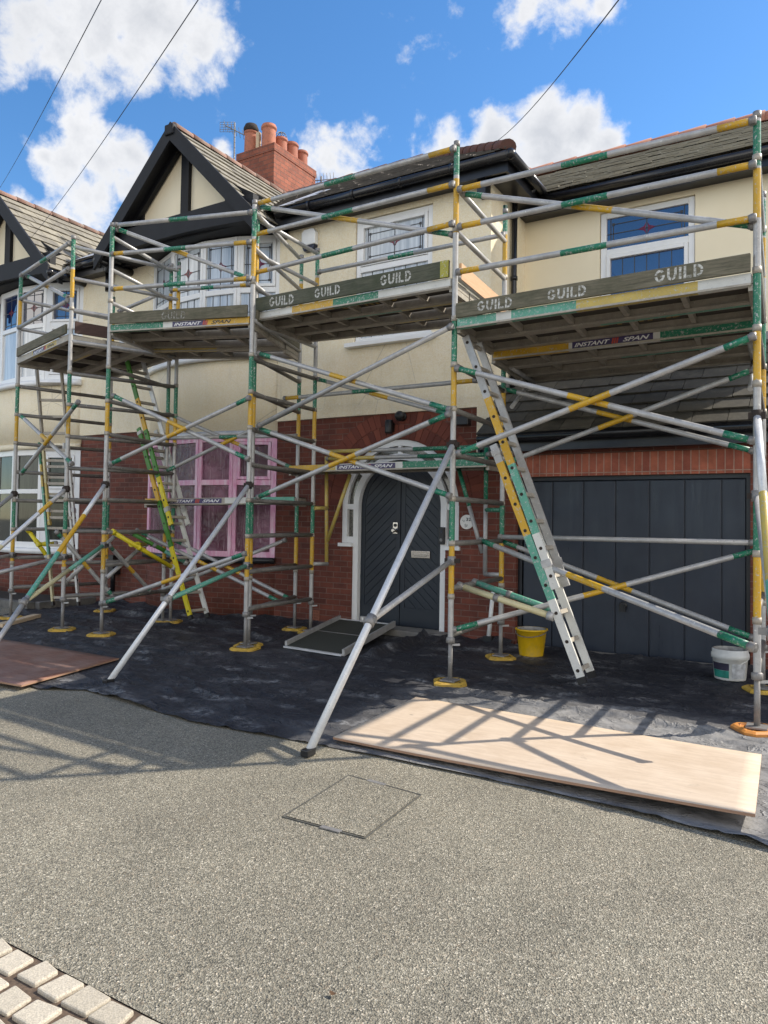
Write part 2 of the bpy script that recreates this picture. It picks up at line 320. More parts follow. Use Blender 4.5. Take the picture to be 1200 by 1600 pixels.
# letters: stencil strokes in a unit-high box
def arc2(cx, cy, rx, ry, a0, a1, w, n=14):
    out = []
    for i in range(n):
        t0 = math.radians(a0 + (a1 - a0) * i / n); t1 = math.radians(a0 + (a1 - a0) * (i + 1) / n)
        out.append([(cx + (rx - w) * math.cos(t0), cy + (ry - w) * math.sin(t0)), (cx + rx * math.cos(t0), cy + ry * math.sin(t0)), (cx + rx * math.cos(t1), cy + ry * math.sin(t1)), (cx + (rx - w) * math.cos(t1), cy + (ry - w) * math.sin(t1))])
    return out
def rc(x0, y0, x1, y1): return [[(x0, y0), (x1, y0), (x1, y1), (x0, y1)]]
W_ = .20
STENCIL = {
 'G': arc2(.4, .5, .4, .5, 40, 172, W_) + arc2(.4, .5, .4, .5, 188, 345, W_) + rc(.44, .38, .8, .52),
 'U': rc(0, .42, W_, 1) + rc(.55, .42, .55 + W_, 1) + arc2(.36, .4, .36, .4, 180, 262, W_) + arc2(.36, .4, .36, .4, 278, 360, W_),
 'I': rc(0, 0, W_, .46) + rc(0, .54, W_, 1),
 'L': rc(0, 0, W_, 1) + rc(.24, 0, .6, W_),
 'D': rc(0, 0, W_, 1) + arc2(.25, .5, .47, .5, -90, -6, W_) + arc2(.25, .5, .47, .5, 6, 90, W_)}
ADV = {'G': .98, 'U': .92, 'I': .36, 'L': .76, 'D': .9}
def stencil(word, o, ex, ey, h, mat, name, parent, off=.0):
    o, ex, ey = V(o), V(ex).normalized(), V(ey).normalized(); nrm = ex.cross(ey); mb = MB(); x = 0
    for ch in word:
        for q in STENCIL[ch]:
            mb.quad(*[o + ex * ((x + p[0]) * h) + ey * (p[1] * h) + nrm * off for p in q], mat)
        x += ADV[ch]
    return mb.build(name, parent, fix=False)
_tc = {}
def glyphs(txt, shear=0., bold=0.):
    key = (txt, shear, bold)
    if key not in _tc:
        cu = bpy.data.curves.new('lettering', 'FONT'); cu.body = txt; cu.shear = shear; cu.offset = bold; cu.resolution_u = 3
        ob = bpy.data.objects.new('lettering', cu); col.objects.link(ob); bpy.context.view_layer.update()
        dg = bpy.context.evaluated_depsgraph_get(); me = ob.evaluated_get(dg).to_mesh()
        vs = [v.co.copy() for v in me.vertices]; fs = [tuple(p.vertices) for p in me.polygons]
        ob.evaluated_get(dg).to_mesh_clear(); bpy.data.objects.remove(ob); bpy.data.curves.remove(cu)
        x0 = min(v.x for v in vs); x1 = max(v.x for v in vs); y0 = min(v.y for v in vs); y1 = max(v.y for v in vs)
        _tc[key] = ([((v.x - x0) / (x1 - x0), (v.y - y0) / (y1 - y0)) for v in vs], fs)
    return _tc[key]
def lettering(mb, txt, o, ex, ey, mat, shear=0., bold=0.):
    """fit txt into the parallelogram o, ex (width), ey (height)"""
    vs, fs = glyphs(txt, shear, bold); o, ex, ey = V(o), V(ex), V(ey); k = len(mb.v)
    mb.v += [o + ex * a + ey * b for a, b in vs]
    for f in fs: mb.face([k + i for i in f], mat)
DATA = {'arms': {'L0': [('y', (-12.219, 7.95, 1.554), (-11.908, 8.15, 1.06)), ('y', (-12.009, 8.0, 1.303), (-11.982, 8.35, 1.31))],
          'L1': [('y', (-9.489, 7.572, 1.582), (-9.331, 8.7, 0.966)), ('g2', (-9.993, 8.338, 1.558), (-9.394, 9.06, 1.035)), ('y', (-9.674, 8.099, 1.371), (-10.102, 8.767, 1.346))],
          'L3': [('cream', (-3.631, 7.676, 1.085), (-2.503, 7.62, 0.824)), ('g', (-3.667, 8.179, 1.09), (-2.506, 7.98, 0.824))]},
 'ladders': {'L0': {'foot': (-11.729, 8.15, 0.253), 'l_top': (-12.264, 8.15, 3.134), 'top': (-12.431, 8.15, 4.597), 'u_end': (-11.896, 8.15, 1.662), 'w': (0.385, 0.233, 0.0)},
             'L1': {'foot': (-8.918, 8.7, 0.176), 'l_top': (-10.284, 8.7, 3.36), 'top': (-10.809, 8.7, 4.992), 'u_end': (-9.431, 8.7, 1.708), 'w': (0.02, 0.36, 0.0)},
             'L3': {'foot': (-2.186, 7.62, 0.18), 'l_top': (-3.201, 7.62, 2.675), 'top': (-3.556, 7.62, 3.931), 'u_end': (-2.484, 7.62, 1.141), 'w': (0.0, 0.36, 0.0)}},
 'posts': {'J': (-6.892, 7.752),
           'J2': (-7.029, 7.971),
           'Jb1': (-7.492, 9.609),
           'Jb2': (-7.079, 9.492),
           'L': (-9.441, 7.385),
           'Lb': (-9.837, 8.943),
           'M': (-3.614, 7.445),
           'Mb': (-3.742, 9.229),
           'P27': (-12.22, 7.67),
           'P27b': (-11.8, 9.3),
           'R': (-0.549, 7.29),
           'Rb': (-0.628, 9.094),
           'T0': (-10.338, 7.355),
           'Tb': (-9.7, 8.99)},
 'towers': {'T0': [('upright', (-10.338, 7.355, 0.0), 6.29, [(0.98, 1.56, 'y'), (1.58, 2.06, 'g'), (3.09, 3.57, 'y'), (3.6, 4.1, 'g'), (5.29, 5.75, 'y'), (5.78, 6.27, 'g')]),
                   ('upright', (-9.7, 8.99, 0.0), 6.2, [(0.98, 1.56, 'y'), (1.58, 2.06, 'g'), (3.09, 3.57, 'y'), (3.6, 4.1, 'g'), (5.29, 5.75, 'y'), (5.78, 6.27, 'g')]),
                   ('upright', (-12.22, 7.67, 0.0), 6.07, [(0.98, 1.56, 'y'), (1.58, 2.06, 'g'), (3.09, 3.57, 'y'), (3.6, 4.1, 'g'), (5.1, 5.6, 'y'), (5.64, 6.05, 'g')]),
                   ('upright', (-11.8, 9.3, 0.0), 6.0, [(0.98, 1.56, 'y'), (1.58, 2.06, 'g'), (3.09, 3.57, 'y'), (3.6, 4.1, 'g'), (5.1, 5.6, 'y'), (5.64, 6.05, 'g')]),
                   ('rung', (-10.338, 7.355, 0.55), (-9.7, 8.99, 0.55), 'plain'), ('rung', (-10.338, 7.355, 1.07), (-9.7, 8.99, 1.07), 'plain'), ('rung', (-10.338, 7.355, 1.57), (-9.7, 8.99, 1.57), 'plain'),
                   ('rung', (-10.338, 7.355, 2.07), (-9.7, 8.99, 2.07), 'plain'), ('rung', (-10.338, 7.355, 2.57), (-9.7, 8.99, 2.57), 'plain'), ('rung', (-10.338, 7.355, 3.07), (-9.7, 8.99, 3.07), 'plain'),
                   ('rung', (-10.338, 7.355, 3.58), (-9.7, 8.99, 3.58), 'plain'), ('rung', (-10.338, 7.355, 4.08), (-9.7, 8.99, 4.08), 'plain'), ('rung', (-10.338, 7.355, 4.6), (-9.7, 8.99, 4.6), 'plain'),
                   ('rung', (-10.338, 7.355, 5.1), (-9.7, 8.99, 5.1), 'plain'), ('rung', (-10.338, 7.355, 5.61), (-9.7, 8.99, 5.61), 'plain'), ('rung', (-10.338, 7.355, 6.12), (-9.7, 8.99, 6.12), 'plain'),
                   ('rung', (-12.22, 7.67, 0.55), (-11.8, 9.3, 0.55), 'plain'), ('rung', (-12.22, 7.67, 1.07), (-11.8, 9.3, 1.07), 'plain'), ('rung', (-12.22, 7.67, 1.57), (-11.8, 9.3, 1.57), 'plain'),
                   ('rung', (-12.22, 7.67, 2.07), (-11.8, 9.3, 2.07), 'plain'), ('rung', (-12.22, 7.67, 2.57), (-11.8, 9.3, 2.57), 'plain'), ('rung', (-12.22, 7.67, 3.07), (-11.8, 9.3, 3.07), 'plain'),
                   ('rung', (-12.22, 7.67, 3.58), (-11.8, 9.3, 3.58), 'plain'), ('rung', (-12.22, 7.67, 4.08), (-11.8, 9.3, 4.08), 'plain'), ('rung', (-12.22, 7.67, 4.6), (-11.8, 9.3, 4.6), 'plain'),
                   ('rung', (-12.22, 7.67, 5.1), (-11.8, 9.3, 5.1), 'plain'), ('rung', (-12.22, 7.67, 5.61), (-11.8, 9.3, 5.61), 'plain'), ('guardrail', (-12.062, 7.593, 6.026), (-10.383, 7.312, 6.169), 'rail2'),
                   ('guardrail', (-12.074, 7.595, 5.596), (-10.393, 7.314, 5.758), 'plain'), ('guardrail', (-12.123, 7.603, 5.096), (-10.397, 7.314, 5.243), 'plain'),
                   ('brace', (-12.021, 7.667, 6.004), (-10.516, 7.415, 5.339), 'diag'), ('brace', (-11.971, 7.588, 3.535), (-10.111, 7.276, 2.63), 'diag'),
                   ('brace', (-9.861, 7.174, 3.559), (-11.731, 7.487, 2.531), 'diag'), ('brace', (-12.587, 9.416, 0.948), (-13.325, 9.525, 0.446), 'diag'),
                   ('brace', (-10.357, 7.224, 1.557), (-10.037, 8.045, 0.525), 'diag'), ('brace', (-10.353, 7.4, 0.759), (-10.078, 8.103, 1.5), 'plain'),
                   ('stabiliser', (-10.338, 7.355, 2.239), (-10.472, 4.859, 0.03), (-10.421, 5.807, 0.869), (-10.338, 7.355, 1.166), 'stabT', 'plain'),
                   ('stabiliser', (-12.22, 7.67, 2.187), (-12.554, 5.293, 0.03), (-12.427, 6.196, 0.85), (-12.22, 7.67, 1.118), 'plain', 'plain')],
            'T1': [('upright', (-9.441, 7.385, 0.0), 6.33, [(0.98, 1.56, 'y'), (1.58, 2.06, 'g'), (3.09, 3.57, 'y'), (3.6, 4.1, 'g'), (5.8, 6.3, 'g')]),
                   ('upright', (-9.837, 8.943, 0.0), 6.25, [(0.98, 1.56, 'y'), (1.58, 2.06, 'g'), (3.09, 3.57, 'y'), (3.6, 4.1, 'g'), (5.2, 5.72, 'y'), (5.76, 6.15, 'g')]),
                   ('upright', (-6.892, 7.752, 0.0), 6.28, [(0.98, 1.56, 'y'), (1.58, 2.06, 'g'), (3.09, 3.57, 'y'), (3.6, 4.1, 'g'), (5.2, 5.72, 'y'), (5.76, 6.15, 'g')]),
                   ('upright', (-7.492, 9.609, 0.0), 6.2, [(0.98, 1.56, 'y'), (1.58, 2.06, 'g'), (3.09, 3.57, 'y'), (3.6, 4.1, 'g'), (5.2, 5.72, 'y'), (5.76, 6.15, 'g')]),
                   ('rung', (-9.441, 7.385, 0.55), (-9.837, 8.943, 0.55), 'plain'), ('rung', (-9.441, 7.385, 1.07), (-9.837, 8.943, 1.07), 'plain'), ('rung', (-9.441, 7.385, 1.57), (-9.837, 8.943, 1.57), 'plain'),
                   ('rung', (-9.441, 7.385, 2.07), (-9.837, 8.943, 2.07), 'plain'), ('rung', (-9.441, 7.385, 2.57), (-9.837, 8.943, 2.57), 'plain'), ('rung', (-9.441, 7.385, 3.07), (-9.837, 8.943, 3.07), 'plain'),
                   ('rung', (-9.441, 7.385, 3.58), (-9.837, 8.943, 3.58), 'plain'), ('rung', (-9.441, 7.385, 4.08), (-9.837, 8.943, 4.08), 'plain'), ('rung', (-9.441, 7.385, 4.6), (-9.837, 8.943, 4.6), 'plain'),
                   ('rung', (-9.441, 7.385, 5.1), (-9.837, 8.943, 5.1), 'plain'), ('rung', (-9.441, 7.385, 5.61), (-9.837, 8.943, 5.61), 'plain'), ('rung', (-9.441, 7.385, 6.12), (-9.837, 8.943, 6.12), 'plain'),
                   ('rung', (-6.892, 7.752, 0.55), (-7.492, 9.609, 0.55), 'plain'), ('rung', (-6.892, 7.752, 1.07), (-7.492, 9.609, 1.07), 'plain'), ('rung', (-6.892, 7.752, 1.57), (-7.492, 9.609, 1.57), 'plain'),
                   ('rung', (-6.892, 7.752, 2.07), (-7.492, 9.609, 2.07), 'plain'), ('rung', (-6.892, 7.752, 2.57), (-7.492, 9.609, 2.57), 'plain'), ('rung', (-6.892, 7.752, 3.07), (-7.492, 9.609, 3.07), 'plain'),
                   ('rung', (-6.892, 7.752, 3.58), (-7.492, 9.609, 3.58), 'plain'), ('rung', (-6.892, 7.752, 4.08), (-7.492, 9.609, 4.08), 'plain'), ('rung', (-6.892, 7.752, 4.6), (-7.492, 9.609, 4.6), 'plain'),
                   ('rung', (-6.892, 7.752, 5.1), (-7.492, 9.609, 5.1), 'plain'), ('rung', (-6.892, 7.752, 5.61), (-7.492, 9.609, 5.61), 'plain'), ('rung', (-6.892, 7.752, 6.12), (-7.492, 9.609, 6.12), 'plain'),
                   ('guardrail', (-9.314, 7.353, 6.266), (-6.917, 7.698, 6.097), 'rail2'), ('guardrail', (-9.361, 7.346, 5.827), (-6.923, 7.697, 5.675), 'rail'),
                   ('guardrail', (-9.342, 7.349, 5.282), (-6.911, 7.699, 5.162), 'rail'), ('brace', (-9.356, 7.428, 6.235), (-7.028, 7.763, 5.214), 'diag'),
                   ('guardrail', (-9.778, 8.908, 5.767), (-8.374, 9.306, 5.758), 'rail'), ('brace', (-10.823, 8.663, 5.472), (-10.063, 8.879, 5.727), 'plain'),
                   ('brace', (-9.283, 7.367, 3.642), (-6.884, 7.713, 2.638), 'diag'), ('brace', (-9.223, 7.315, 2.609), (-6.84, 7.658, 3.474), 'diag'), ('brace', (-9.838, 8.943, 3.619), (-7.506, 9.605, 2.632), 'diag'),
                   ('brace', (-9.806, 8.9, 2.608), (-7.511, 9.552, 3.64), 'diag'), ('guardrail', (-9.783, 8.906, 3.188), (-7.502, 9.554, 3.187), 'rail2'), ('brace', (-9.329, 7.361, 0.517), (-6.899, 7.711, 1.33), 'diag'),
                   ('brace', (-9.868, 8.882, 0.546), (-7.646, 9.513, 1.471), 'plain'), ('brace', (-10.269, 8.716, 1.579), (-7.656, 9.459, 0.455), 'diag'),
                   ('brace', (-9.685, 8.986, 1.441), (-7.513, 9.603, 0.484), 'diag'), ('brace', (-9.448, 7.495, 1.365), (-9.712, 8.534, 0.593), 'diag'), ('brace', (-9.489, 7.453, 0.848), (-9.693, 8.256, 1.272), 'plain'),
                   ('stabiliser', (-6.892, 7.752, 2.277), (-6.637, 5.306, 0.03), (-6.728, 6.178, 0.831), (-6.892, 7.752, 1.166), 'bright', 'g2'),
                   ('stabiliser', (-9.441, 7.385, 2.3), (-8.632, 5.072, 0.03), (-8.868, 5.746, 0.691), (-9.441, 7.385, 1.378), 'stabL', 'gw')],
            'T2': [('upright', (-7.029, 7.971, 0.0), 6.22, [(0.98, 1.56, 'y'), (1.58, 2.06, 'g'), (3.09, 3.57, 'y'), (3.6, 4.1, 'g'), (5.2, 5.72, 'y'), (5.76, 6.15, 'g')]),
                   ('upright', (-7.079, 9.492, 0.0), 6.2, [(0.98, 1.56, 'y'), (1.58, 2.06, 'g'), (3.09, 3.57, 'y'), (3.6, 4.1, 'g'), (5.2, 5.72, 'y'), (5.76, 6.15, 'g')]),
                   ('upright', (-3.614, 7.445, 0.0), 6.13, [(0.98, 1.56, 'y'), (1.58, 2.06, 'g'), (3.09, 3.57, 'y'), (3.6, 4.1, 'g'), (5.08, 5.7, 'y'), (5.74, 6.1, 'g')]),
                   ('upright', (-3.742, 9.229, 0.0), 6.05, [(0.98, 1.56, 'y'), (1.58, 2.06, 'g'), (3.09, 3.57, 'y'), (3.6, 4.1, 'g'), (5.08, 5.7, 'y'), (5.74, 6.1, 'g')]),
                   ('rung', (-7.029, 7.971, 0.55), (-7.079, 9.492, 0.55), 'plain'), ('rung', (-7.029, 7.971, 1.07), (-7.079, 9.492, 1.07), 'plain'), ('rung', (-7.029, 7.971, 1.57), (-7.079, 9.492, 1.57), 'plain'),
                   ('rung', (-7.029, 7.971, 2.07), (-7.079, 9.492, 2.07), 'plain'), ('rung', (-7.029, 7.971, 2.57), (-7.079, 9.492, 2.57), 'plain'), ('rung', (-7.029, 7.971, 3.07), (-7.079, 9.492, 3.07), 'plain'),
                   ('rung', (-7.029, 7.971, 3.58), (-7.079, 9.492, 3.58), 'plain'), ('rung', (-7.029, 7.971, 4.08), (-7.079, 9.492, 4.08), 'plain'), ('rung', (-7.029, 7.971, 4.6), (-7.079, 9.492, 4.6), 'plain'),
                   ('rung', (-7.029, 7.971, 5.1), (-7.079, 9.492, 5.1), 'plain'), ('rung', (-7.029, 7.971, 5.61), (-7.079, 9.492, 5.61), 'plain'), ('rung', (-7.029, 7.971, 6.12), (-7.079, 9.492, 6.12), 'plain'),
                   ('rung', (-3.614, 7.445, 0.55), (-3.742, 9.229, 0.55), 'plain'), ('rung', (-3.614, 7.445, 1.07), (-3.742, 9.229, 1.07), 'plain'), ('rung', (-3.614, 7.445, 1.57), (-3.742, 9.229, 1.57), 'plain'),
                   ('rung', (-3.614, 7.445, 2.07), (-3.742, 9.229, 2.07), 'plain'), ('rung', (-3.614, 7.445, 2.57), (-3.742, 9.229, 2.57), 'plain'), ('rung', (-3.614, 7.445, 3.07), (-3.742, 9.229, 3.07), 'plain'),
                   ('rung', (-3.614, 7.445, 3.58), (-3.742, 9.229, 3.58), 'plain'), ('rung', (-3.614, 7.445, 4.08), (-3.742, 9.229, 4.08), 'plain'), ('rung', (-3.614, 7.445, 4.6), (-3.742, 9.229, 4.6), 'plain'),
                   ('rung', (-3.614, 7.445, 5.1), (-3.742, 9.229, 5.1), 'plain'), ('rung', (-3.614, 7.445, 5.61), (-3.742, 9.229, 5.61), 'plain'), ('guardrail', (-6.979, 7.913, 6.317), (-3.629, 7.397, 6.035), 'rail'),
                   ('guardrail', (-7.038, 7.922, 5.877), (-3.638, 7.398, 5.626), 'rail'), ('guardrail', (-7.02, 7.919, 5.322), (-3.631, 7.397, 5.175), 'rail'),
                   ('brace', (-7.011, 7.999, 6.307), (-3.672, 7.484, 5.09), 'diag'), ('guardrail', (-6.994, 9.435, 5.791), (-3.751, 9.18, 5.685), 'rail2'),
                   ('brace', (-6.793, 7.834, 3.115), (-3.61, 7.343, 3.987), 'plain'), ('brace', (-6.886, 7.909, 4.146), (-3.643, 7.409, 3.069), 'diag'), ('brace', (-7.005, 9.486, 4.066), (-4.587, 9.296, 3.33), 'diag'),
                   ('brace', (-6.852, 7.903, 3.079), (-3.628, 7.407, 2.1), 'diag'), ('brace', (-6.785, 7.832, 2.115), (-3.625, 7.345, 3.009), 'diag'), ('guardrail', (-7.687, 9.49, 3.809), (-4.142, 9.21, 3.753), 'rail'),
                   ('stabiliser', (-3.614, 7.445, 2.675), (-3.407, 4.573, 0.03), (-3.477, 5.541, 0.921), (-3.614, 7.445, 1.377), 'bright', 'plain'), ('guardrail', (-7.067, 9.792, 2.931), (-4.187, 9.565, 2.874), 'ysg'),
                   ('guardrail', (-7.016, 9.788, 2.812), (-4.08, 9.557, 2.765), 'ysg'),
                   ('bracket',
                    [('y', [(-7.041, 9.79, 2.849), (-6.999, 9.787, 1.095)]), ('y', [(-6.545, 9.751, 2.543), (-6.985, 9.785, 1.477)]), ('y', [(-7.039, 9.489, 1.999), (-6.997, 9.786, 2.006)]),
                     ('plain', [(-7.04, 9.489, 1.112), (-6.976, 9.785, 1.103)])]),
                   ('bracket',
                    [('gs', [(-4.123, 9.56, 2.862), (-4.121, 9.56, 1.088)]), ('gs', [(-4.562, 9.595, 2.575), (-4.167, 9.563, 1.383)]), ('g', [(-3.754, 9.23, 1.982), (-4.112, 9.559, 1.987)]),
                     ('plain', [(-3.753, 9.23, 1.118), (-4.121, 9.56, 1.088)])])],
            'T3': [('upright', (-0.549, 7.29, 0.0), 5.54, [(0.98, 1.56, 'y'), (1.58, 2.06, 'g'), (3.09, 3.57, 'y'), (3.6, 4.1, 'g'), (4.57, 5.02, 'y'), (5.04, 5.45, 'g')]),
                   ('upright', (-0.628, 9.094, 0.0), 5.54, [(0.98, 1.56, 'y'), (1.58, 2.06, 'g'), (3.09, 3.57, 'y'), (3.6, 4.1, 'g'), (4.57, 5.02, 'y'), (5.04, 5.45, 'g')]),
                   ('rung', (-0.549, 7.29, 0.55), (-0.628, 9.094, 0.55), 'plain'), ('rung', (-0.549, 7.29, 1.07), (-0.628, 9.094, 1.07), 'plain'), ('rung', (-0.549, 7.29, 1.57), (-0.628, 9.094, 1.57), 'plain'),
                   ('rung', (-0.549, 7.29, 2.07), (-0.628, 9.094, 2.07), 'plain'), ('rung', (-0.549, 7.29, 2.57), (-0.628, 9.094, 2.57), 'plain'), ('rung', (-0.549, 7.29, 3.07), (-0.628, 9.094, 3.07), 'plain'),
                   ('rung', (-0.549, 7.29, 3.58), (-0.628, 9.094, 3.58), 'plain'), ('rung', (-0.549, 7.29, 4.08), (-0.628, 9.094, 4.08), 'plain'), ('rung', (-0.549, 7.29, 4.6), (-0.628, 9.094, 4.6), 'plain'),
                   ('rung', (-0.549, 7.29, 5.1), (-0.628, 9.094, 5.1), 'plain'), ('guardrail', (-3.542, 7.391, 5.546), (-0.575, 7.241, 5.449), 'rail'),
                   ('guardrail', (-3.536, 7.391, 5.12), (-0.575, 7.241, 5.048), 'rail'), ('guardrail', (-3.546, 7.391, 4.608), (-0.575, 7.241, 4.562), 'rail'),
                   ('brace', (-3.53, 7.471, 5.523), (-0.581, 7.322, 4.522), 'diag'), ('brace', (-3.551, 7.402, 3.523), (-0.58, 7.252, 2.57), 'diag'), ('brace', (-3.491, 7.339, 2.568), (-0.575, 7.191, 3.484), 'diag'),
                   ('brace', (-3.803, 9.272, 3.632), (-0.731, 9.139, 2.655), 'diag'), ('brace', (-3.737, 9.189, 2.587), (-0.725, 9.058, 3.549), 'diag'),
                   ('guardrail', (-3.742, 9.179, 1.623), (-0.724, 9.048, 1.633), 'plain'), ('brace', (-3.683, 8.409, 1.587), (-0.507, 6.343, 0.88), 'diag'),
                   ('brace', (-3.762, 9.23, 1.574), (-0.728, 9.099, 0.587), 'diag'), ('brace', (-3.596, 7.474, 0.607), (-0.689, 9.127, 1.547), 'diag'),
                   ('stabiliser', (-0.549, 7.29, 2.795), (-0.185, 4.716, 0.03), (-0.323, 5.694, 1.081), (-0.549, 7.29, 2.08), 'stabR', 'plain')]}}
CLOUDS = [(-0.7223, 0.4492, 0.5259, 0.064, 1.0), (-0.6749, 0.4993, 0.5433, 0.0759, 1.0), (-0.6292, 0.5466, 0.5526, 0.0669, 1.0), (-0.6038, 0.5896, 0.5365, 0.0399, 1.0), (-0.6053, 0.6102, 0.5111, 0.0333, 0.6), (-0.6107, 0.6185, 0.4944, 0.0239, 0.4), (-0.6605, 0.5391, 0.5226, 0.0427, 1.0), (-0.7131, 0.4809, 0.5101, 0.0415, 1.0), (-0.73, 0.5234, 0.4395, 0.0365, 1.0), (-0.7486, 0.5212, 0.4098, 0.0368, 1.0), (-0.7229, 0.5534, 0.4137, 0.0434, 1.0), (-0.7412, 0.5555, 0.3768, 0.0416, 1.0), (-0.7122, 0.5821, 0.3924, 0.0344, 1.0), (-0.7622, 0.5022, 0.4085, 0.016, 1.0), (-0.7031, 0.5687, 0.4269, 0.0263, 1.0), (-0.7984, 0.4885, 0.352, 0.022, 1.0), (-0.7867, 0.5128, 0.3436, 0.0223, 1.0), (-0.7711, 0.5352, 0.3448, 0.0196, 1.0), (-0.6247, 0.6457, 0.4391, 0.017, 1.0), (-0.5223, 0.7279, 0.4443, 0.0394, 0.6), (-0.489, 0.7414, 0.4595, 0.0376, 0.5), (-0.5101, 0.7456, 0.4288, 0.0358, 0.7), (-0.4009, 0.7922, 0.4601, 0.0352, 1.0), (-0.3432, 0.8144, 0.4679, 0.0371, 1.0), (-0.2899, 0.8334, 0.4705, 0.0381, 1.0), (-0.2521, 0.8489, 0.4646, 0.0363, 1.0), (-0.2223, 0.8641, 0.4516, 0.0242, 1.0), (-0.287, 0.8491, 0.4434, 0.0579, 1.0), (-0.3577, 0.8195, 0.4478, 0.0469, 1.0), (-0.4035, 0.7286, 0.5535, 0.0354, 0.24), (-0.2369, 0.7819, 0.5766, 0.0387, 0.8), (-0.2852, 0.763, 0.58, 0.032, 0.6), (-0.2121, 0.7941, 0.5696, 0.0168, 1.0), (-0.3737, 0.7517, 0.5434, 0.0163, 0.2)]
# ------------------------------------------------------------------ geometry helpers for the houses
def clip_poly(poly, clip):
    out = list(poly)
    for i in range(len(clip)):
        a, b = clip[i], clip[(i + 1) % len(clip)]
        def inside(p): return (b[0] - a[0]) * (p[1] - a[1]) - (b[1] - a[1]) * (p[0] - a[0]) >= -1e-9
        src, out = out, []
        for j in range(len(src)):
            p, q = src[j], src[(j + 1) % len(src)]
            ip, iq = inside(p), inside(q)
            if ip: out.append(p)
            if ip != iq:
                d1 = (b[0] - a[0]) * (p[1] - a[1]) - (b[1] - a[1]) * (p[0] - a[0]); d2 = (b[0] - a[0]) * (q[1] - a[1]) - (b[1] - a[1]) * (q[0] - a[0])
                t = d1 / (d1 - d2); out.append((p[0] + (q[0] - p[0]) * t, p[1] + (q[1] - p[1]) * t))
        if not out: return []
    return out
def area(p): return abs(sum(p[i][0] * p[(i + 1) % len(p)][1] - p[(i + 1) % len(p)][0] * p[i][1] for i in range(len(p)))) / 2
def slates(mb, O, ex, es, clip, mat, w=.32, e=.25, th=.022, lift=.035, g=.004):
    """overlapping slates on the plane O + a*ex + b*es inside the convex outline clip"""
    O, ex, es = V(O), V(ex).normalized(), V(es).normalized(); n = ex.cross(es)
    if n.z < 0: n = -n
    a0 = min(p[0] for p in clip); a1 = max(p[0] for p in clip); b0 = min(p[1] for p in clip); b1 = max(p[1] for p in clip)
    k = len(mb.v); mb.v += [O + ex * p[0] + es * p[1] for p in clip]; mb.face(range(k, k + len(clip)), mat, False, .2)
    j = 0; b = b0
    while b < b1:
        a = a0 - (w / 2 if j % 2 else 0) - random.random() * .02
        while a < a1:
            jit = random.uniform(-.010, .010)
            q = clip_poly([(a + g, b + jit), (a + w - g, b + jit), (a + w - g, b + e * 1.25), (a + g, b + e * 1.25)], clip)
            if q and area(q) > .004:
                tint = min(1, max(0, random.gauss(.5, .2))); hj = lift + random.uniform(-.006, .008)
                hgt = lambda p: hj * (1 - (p[1] - b) / (e * 1.25) * .92) + .004
                top = [O + ex * p[0] + es * p[1] + n * (hgt(p) + th) for p in q]; bot = [O + ex * p[0] + es * p[1] + n * hgt(p) for p in q]
                k = len(mb.v); m = len(q); mb.v += top + bot
                mb.face(range(k, k + m), mat, False, tint)
                for i in range(m): jn = (i + 1) % m; mb.face((k + i, k + m + i, k + m + jn, k + jn), mat, False, tint * .6)
            a += w
        b += e; j += 1
def ridge_tiles(mb, p, q, mat, r=.13, step=.42, dn=(0, 0, -1)):
    p, q = V(p), V(q); L = (q - p).length; n = max(1, int(L / step)); d = (q - p) / n
    side = d.cross(V((0, 0, 1))).normalized(); up = side.cross(d).normalized()
    for i in range(n):
        a = p + d * i; b = a + d * 1.04; tint = random.random(); r0, r1 = r * 1.12, r * .98; k = len(mb.v); m = 9
        for c, rr in ((a, r0), (b, r1)):
            for j in range(m):
                t = math.pi * (j / (m - 1) * 1.2 - .1); mb.v.append(c + side * math.cos(t) * rr * 1.15 + up * (math.sin(t) * rr - .02))
        for j in range(m - 1): mb.face((k + j, k + j + 1, k + m + j + 1, k + m + j), mat, True, tint)
        mb.face([k + j for j in range(m)][::-1], mat, False, tint * .5)
class Bow:
    def __init__(s, u0, u1, sag, y=10.3):
        c = (u1 - u0) / 2; s.R = (c * c + sag * sag) / 2 / sag; s.h = math.asin(c / s.R); s.cx = (u0 + u1) / 2; s.sag = sag; s.y = y
    def p(s, t, off=0.):
        a = -s.h + 2 * s.h * t; r = s.R + off; return (s.cx + r * math.sin(a), s.y - (r * math.cos(a) - (s.R - s.sag)))
    def panel(s, mb, z0, z1, mat, off=0., n=28, th=.1):
        for i in range(n):
            a0, a1 = s.p(i / n, off), s.p((i + 1) / n, off); b0, b1 = s.p(i / n, off - th), s.p((i + 1) / n, off - th)
            k = len(mb.v); mb.v += [V((a0[0], a0[1], z0)), V((a1[0], a1[1], z0)), V((a1[0], a1[1], z1)), V((a0[0], a0[1], z1)), V((b0[0], b0[1], z0)), V((b1[0], b1[1], z0)), V((b1[0], b1[1], z1)), V((b0[0], b0[1], z1))]
            mb.face((k, k + 1, k + 2, k + 3), mat, True); mb.face((k + 3, k + 2, k + 6, k + 7), mat); mb.face((k, k + 4, k + 5, k + 1), mat)
            if i == 0: mb.face((k, k + 3, k + 7, k + 4), mat)
            if i == n - 1: mb.face((k + 1, k + 5, k + 6, k + 2), mat)
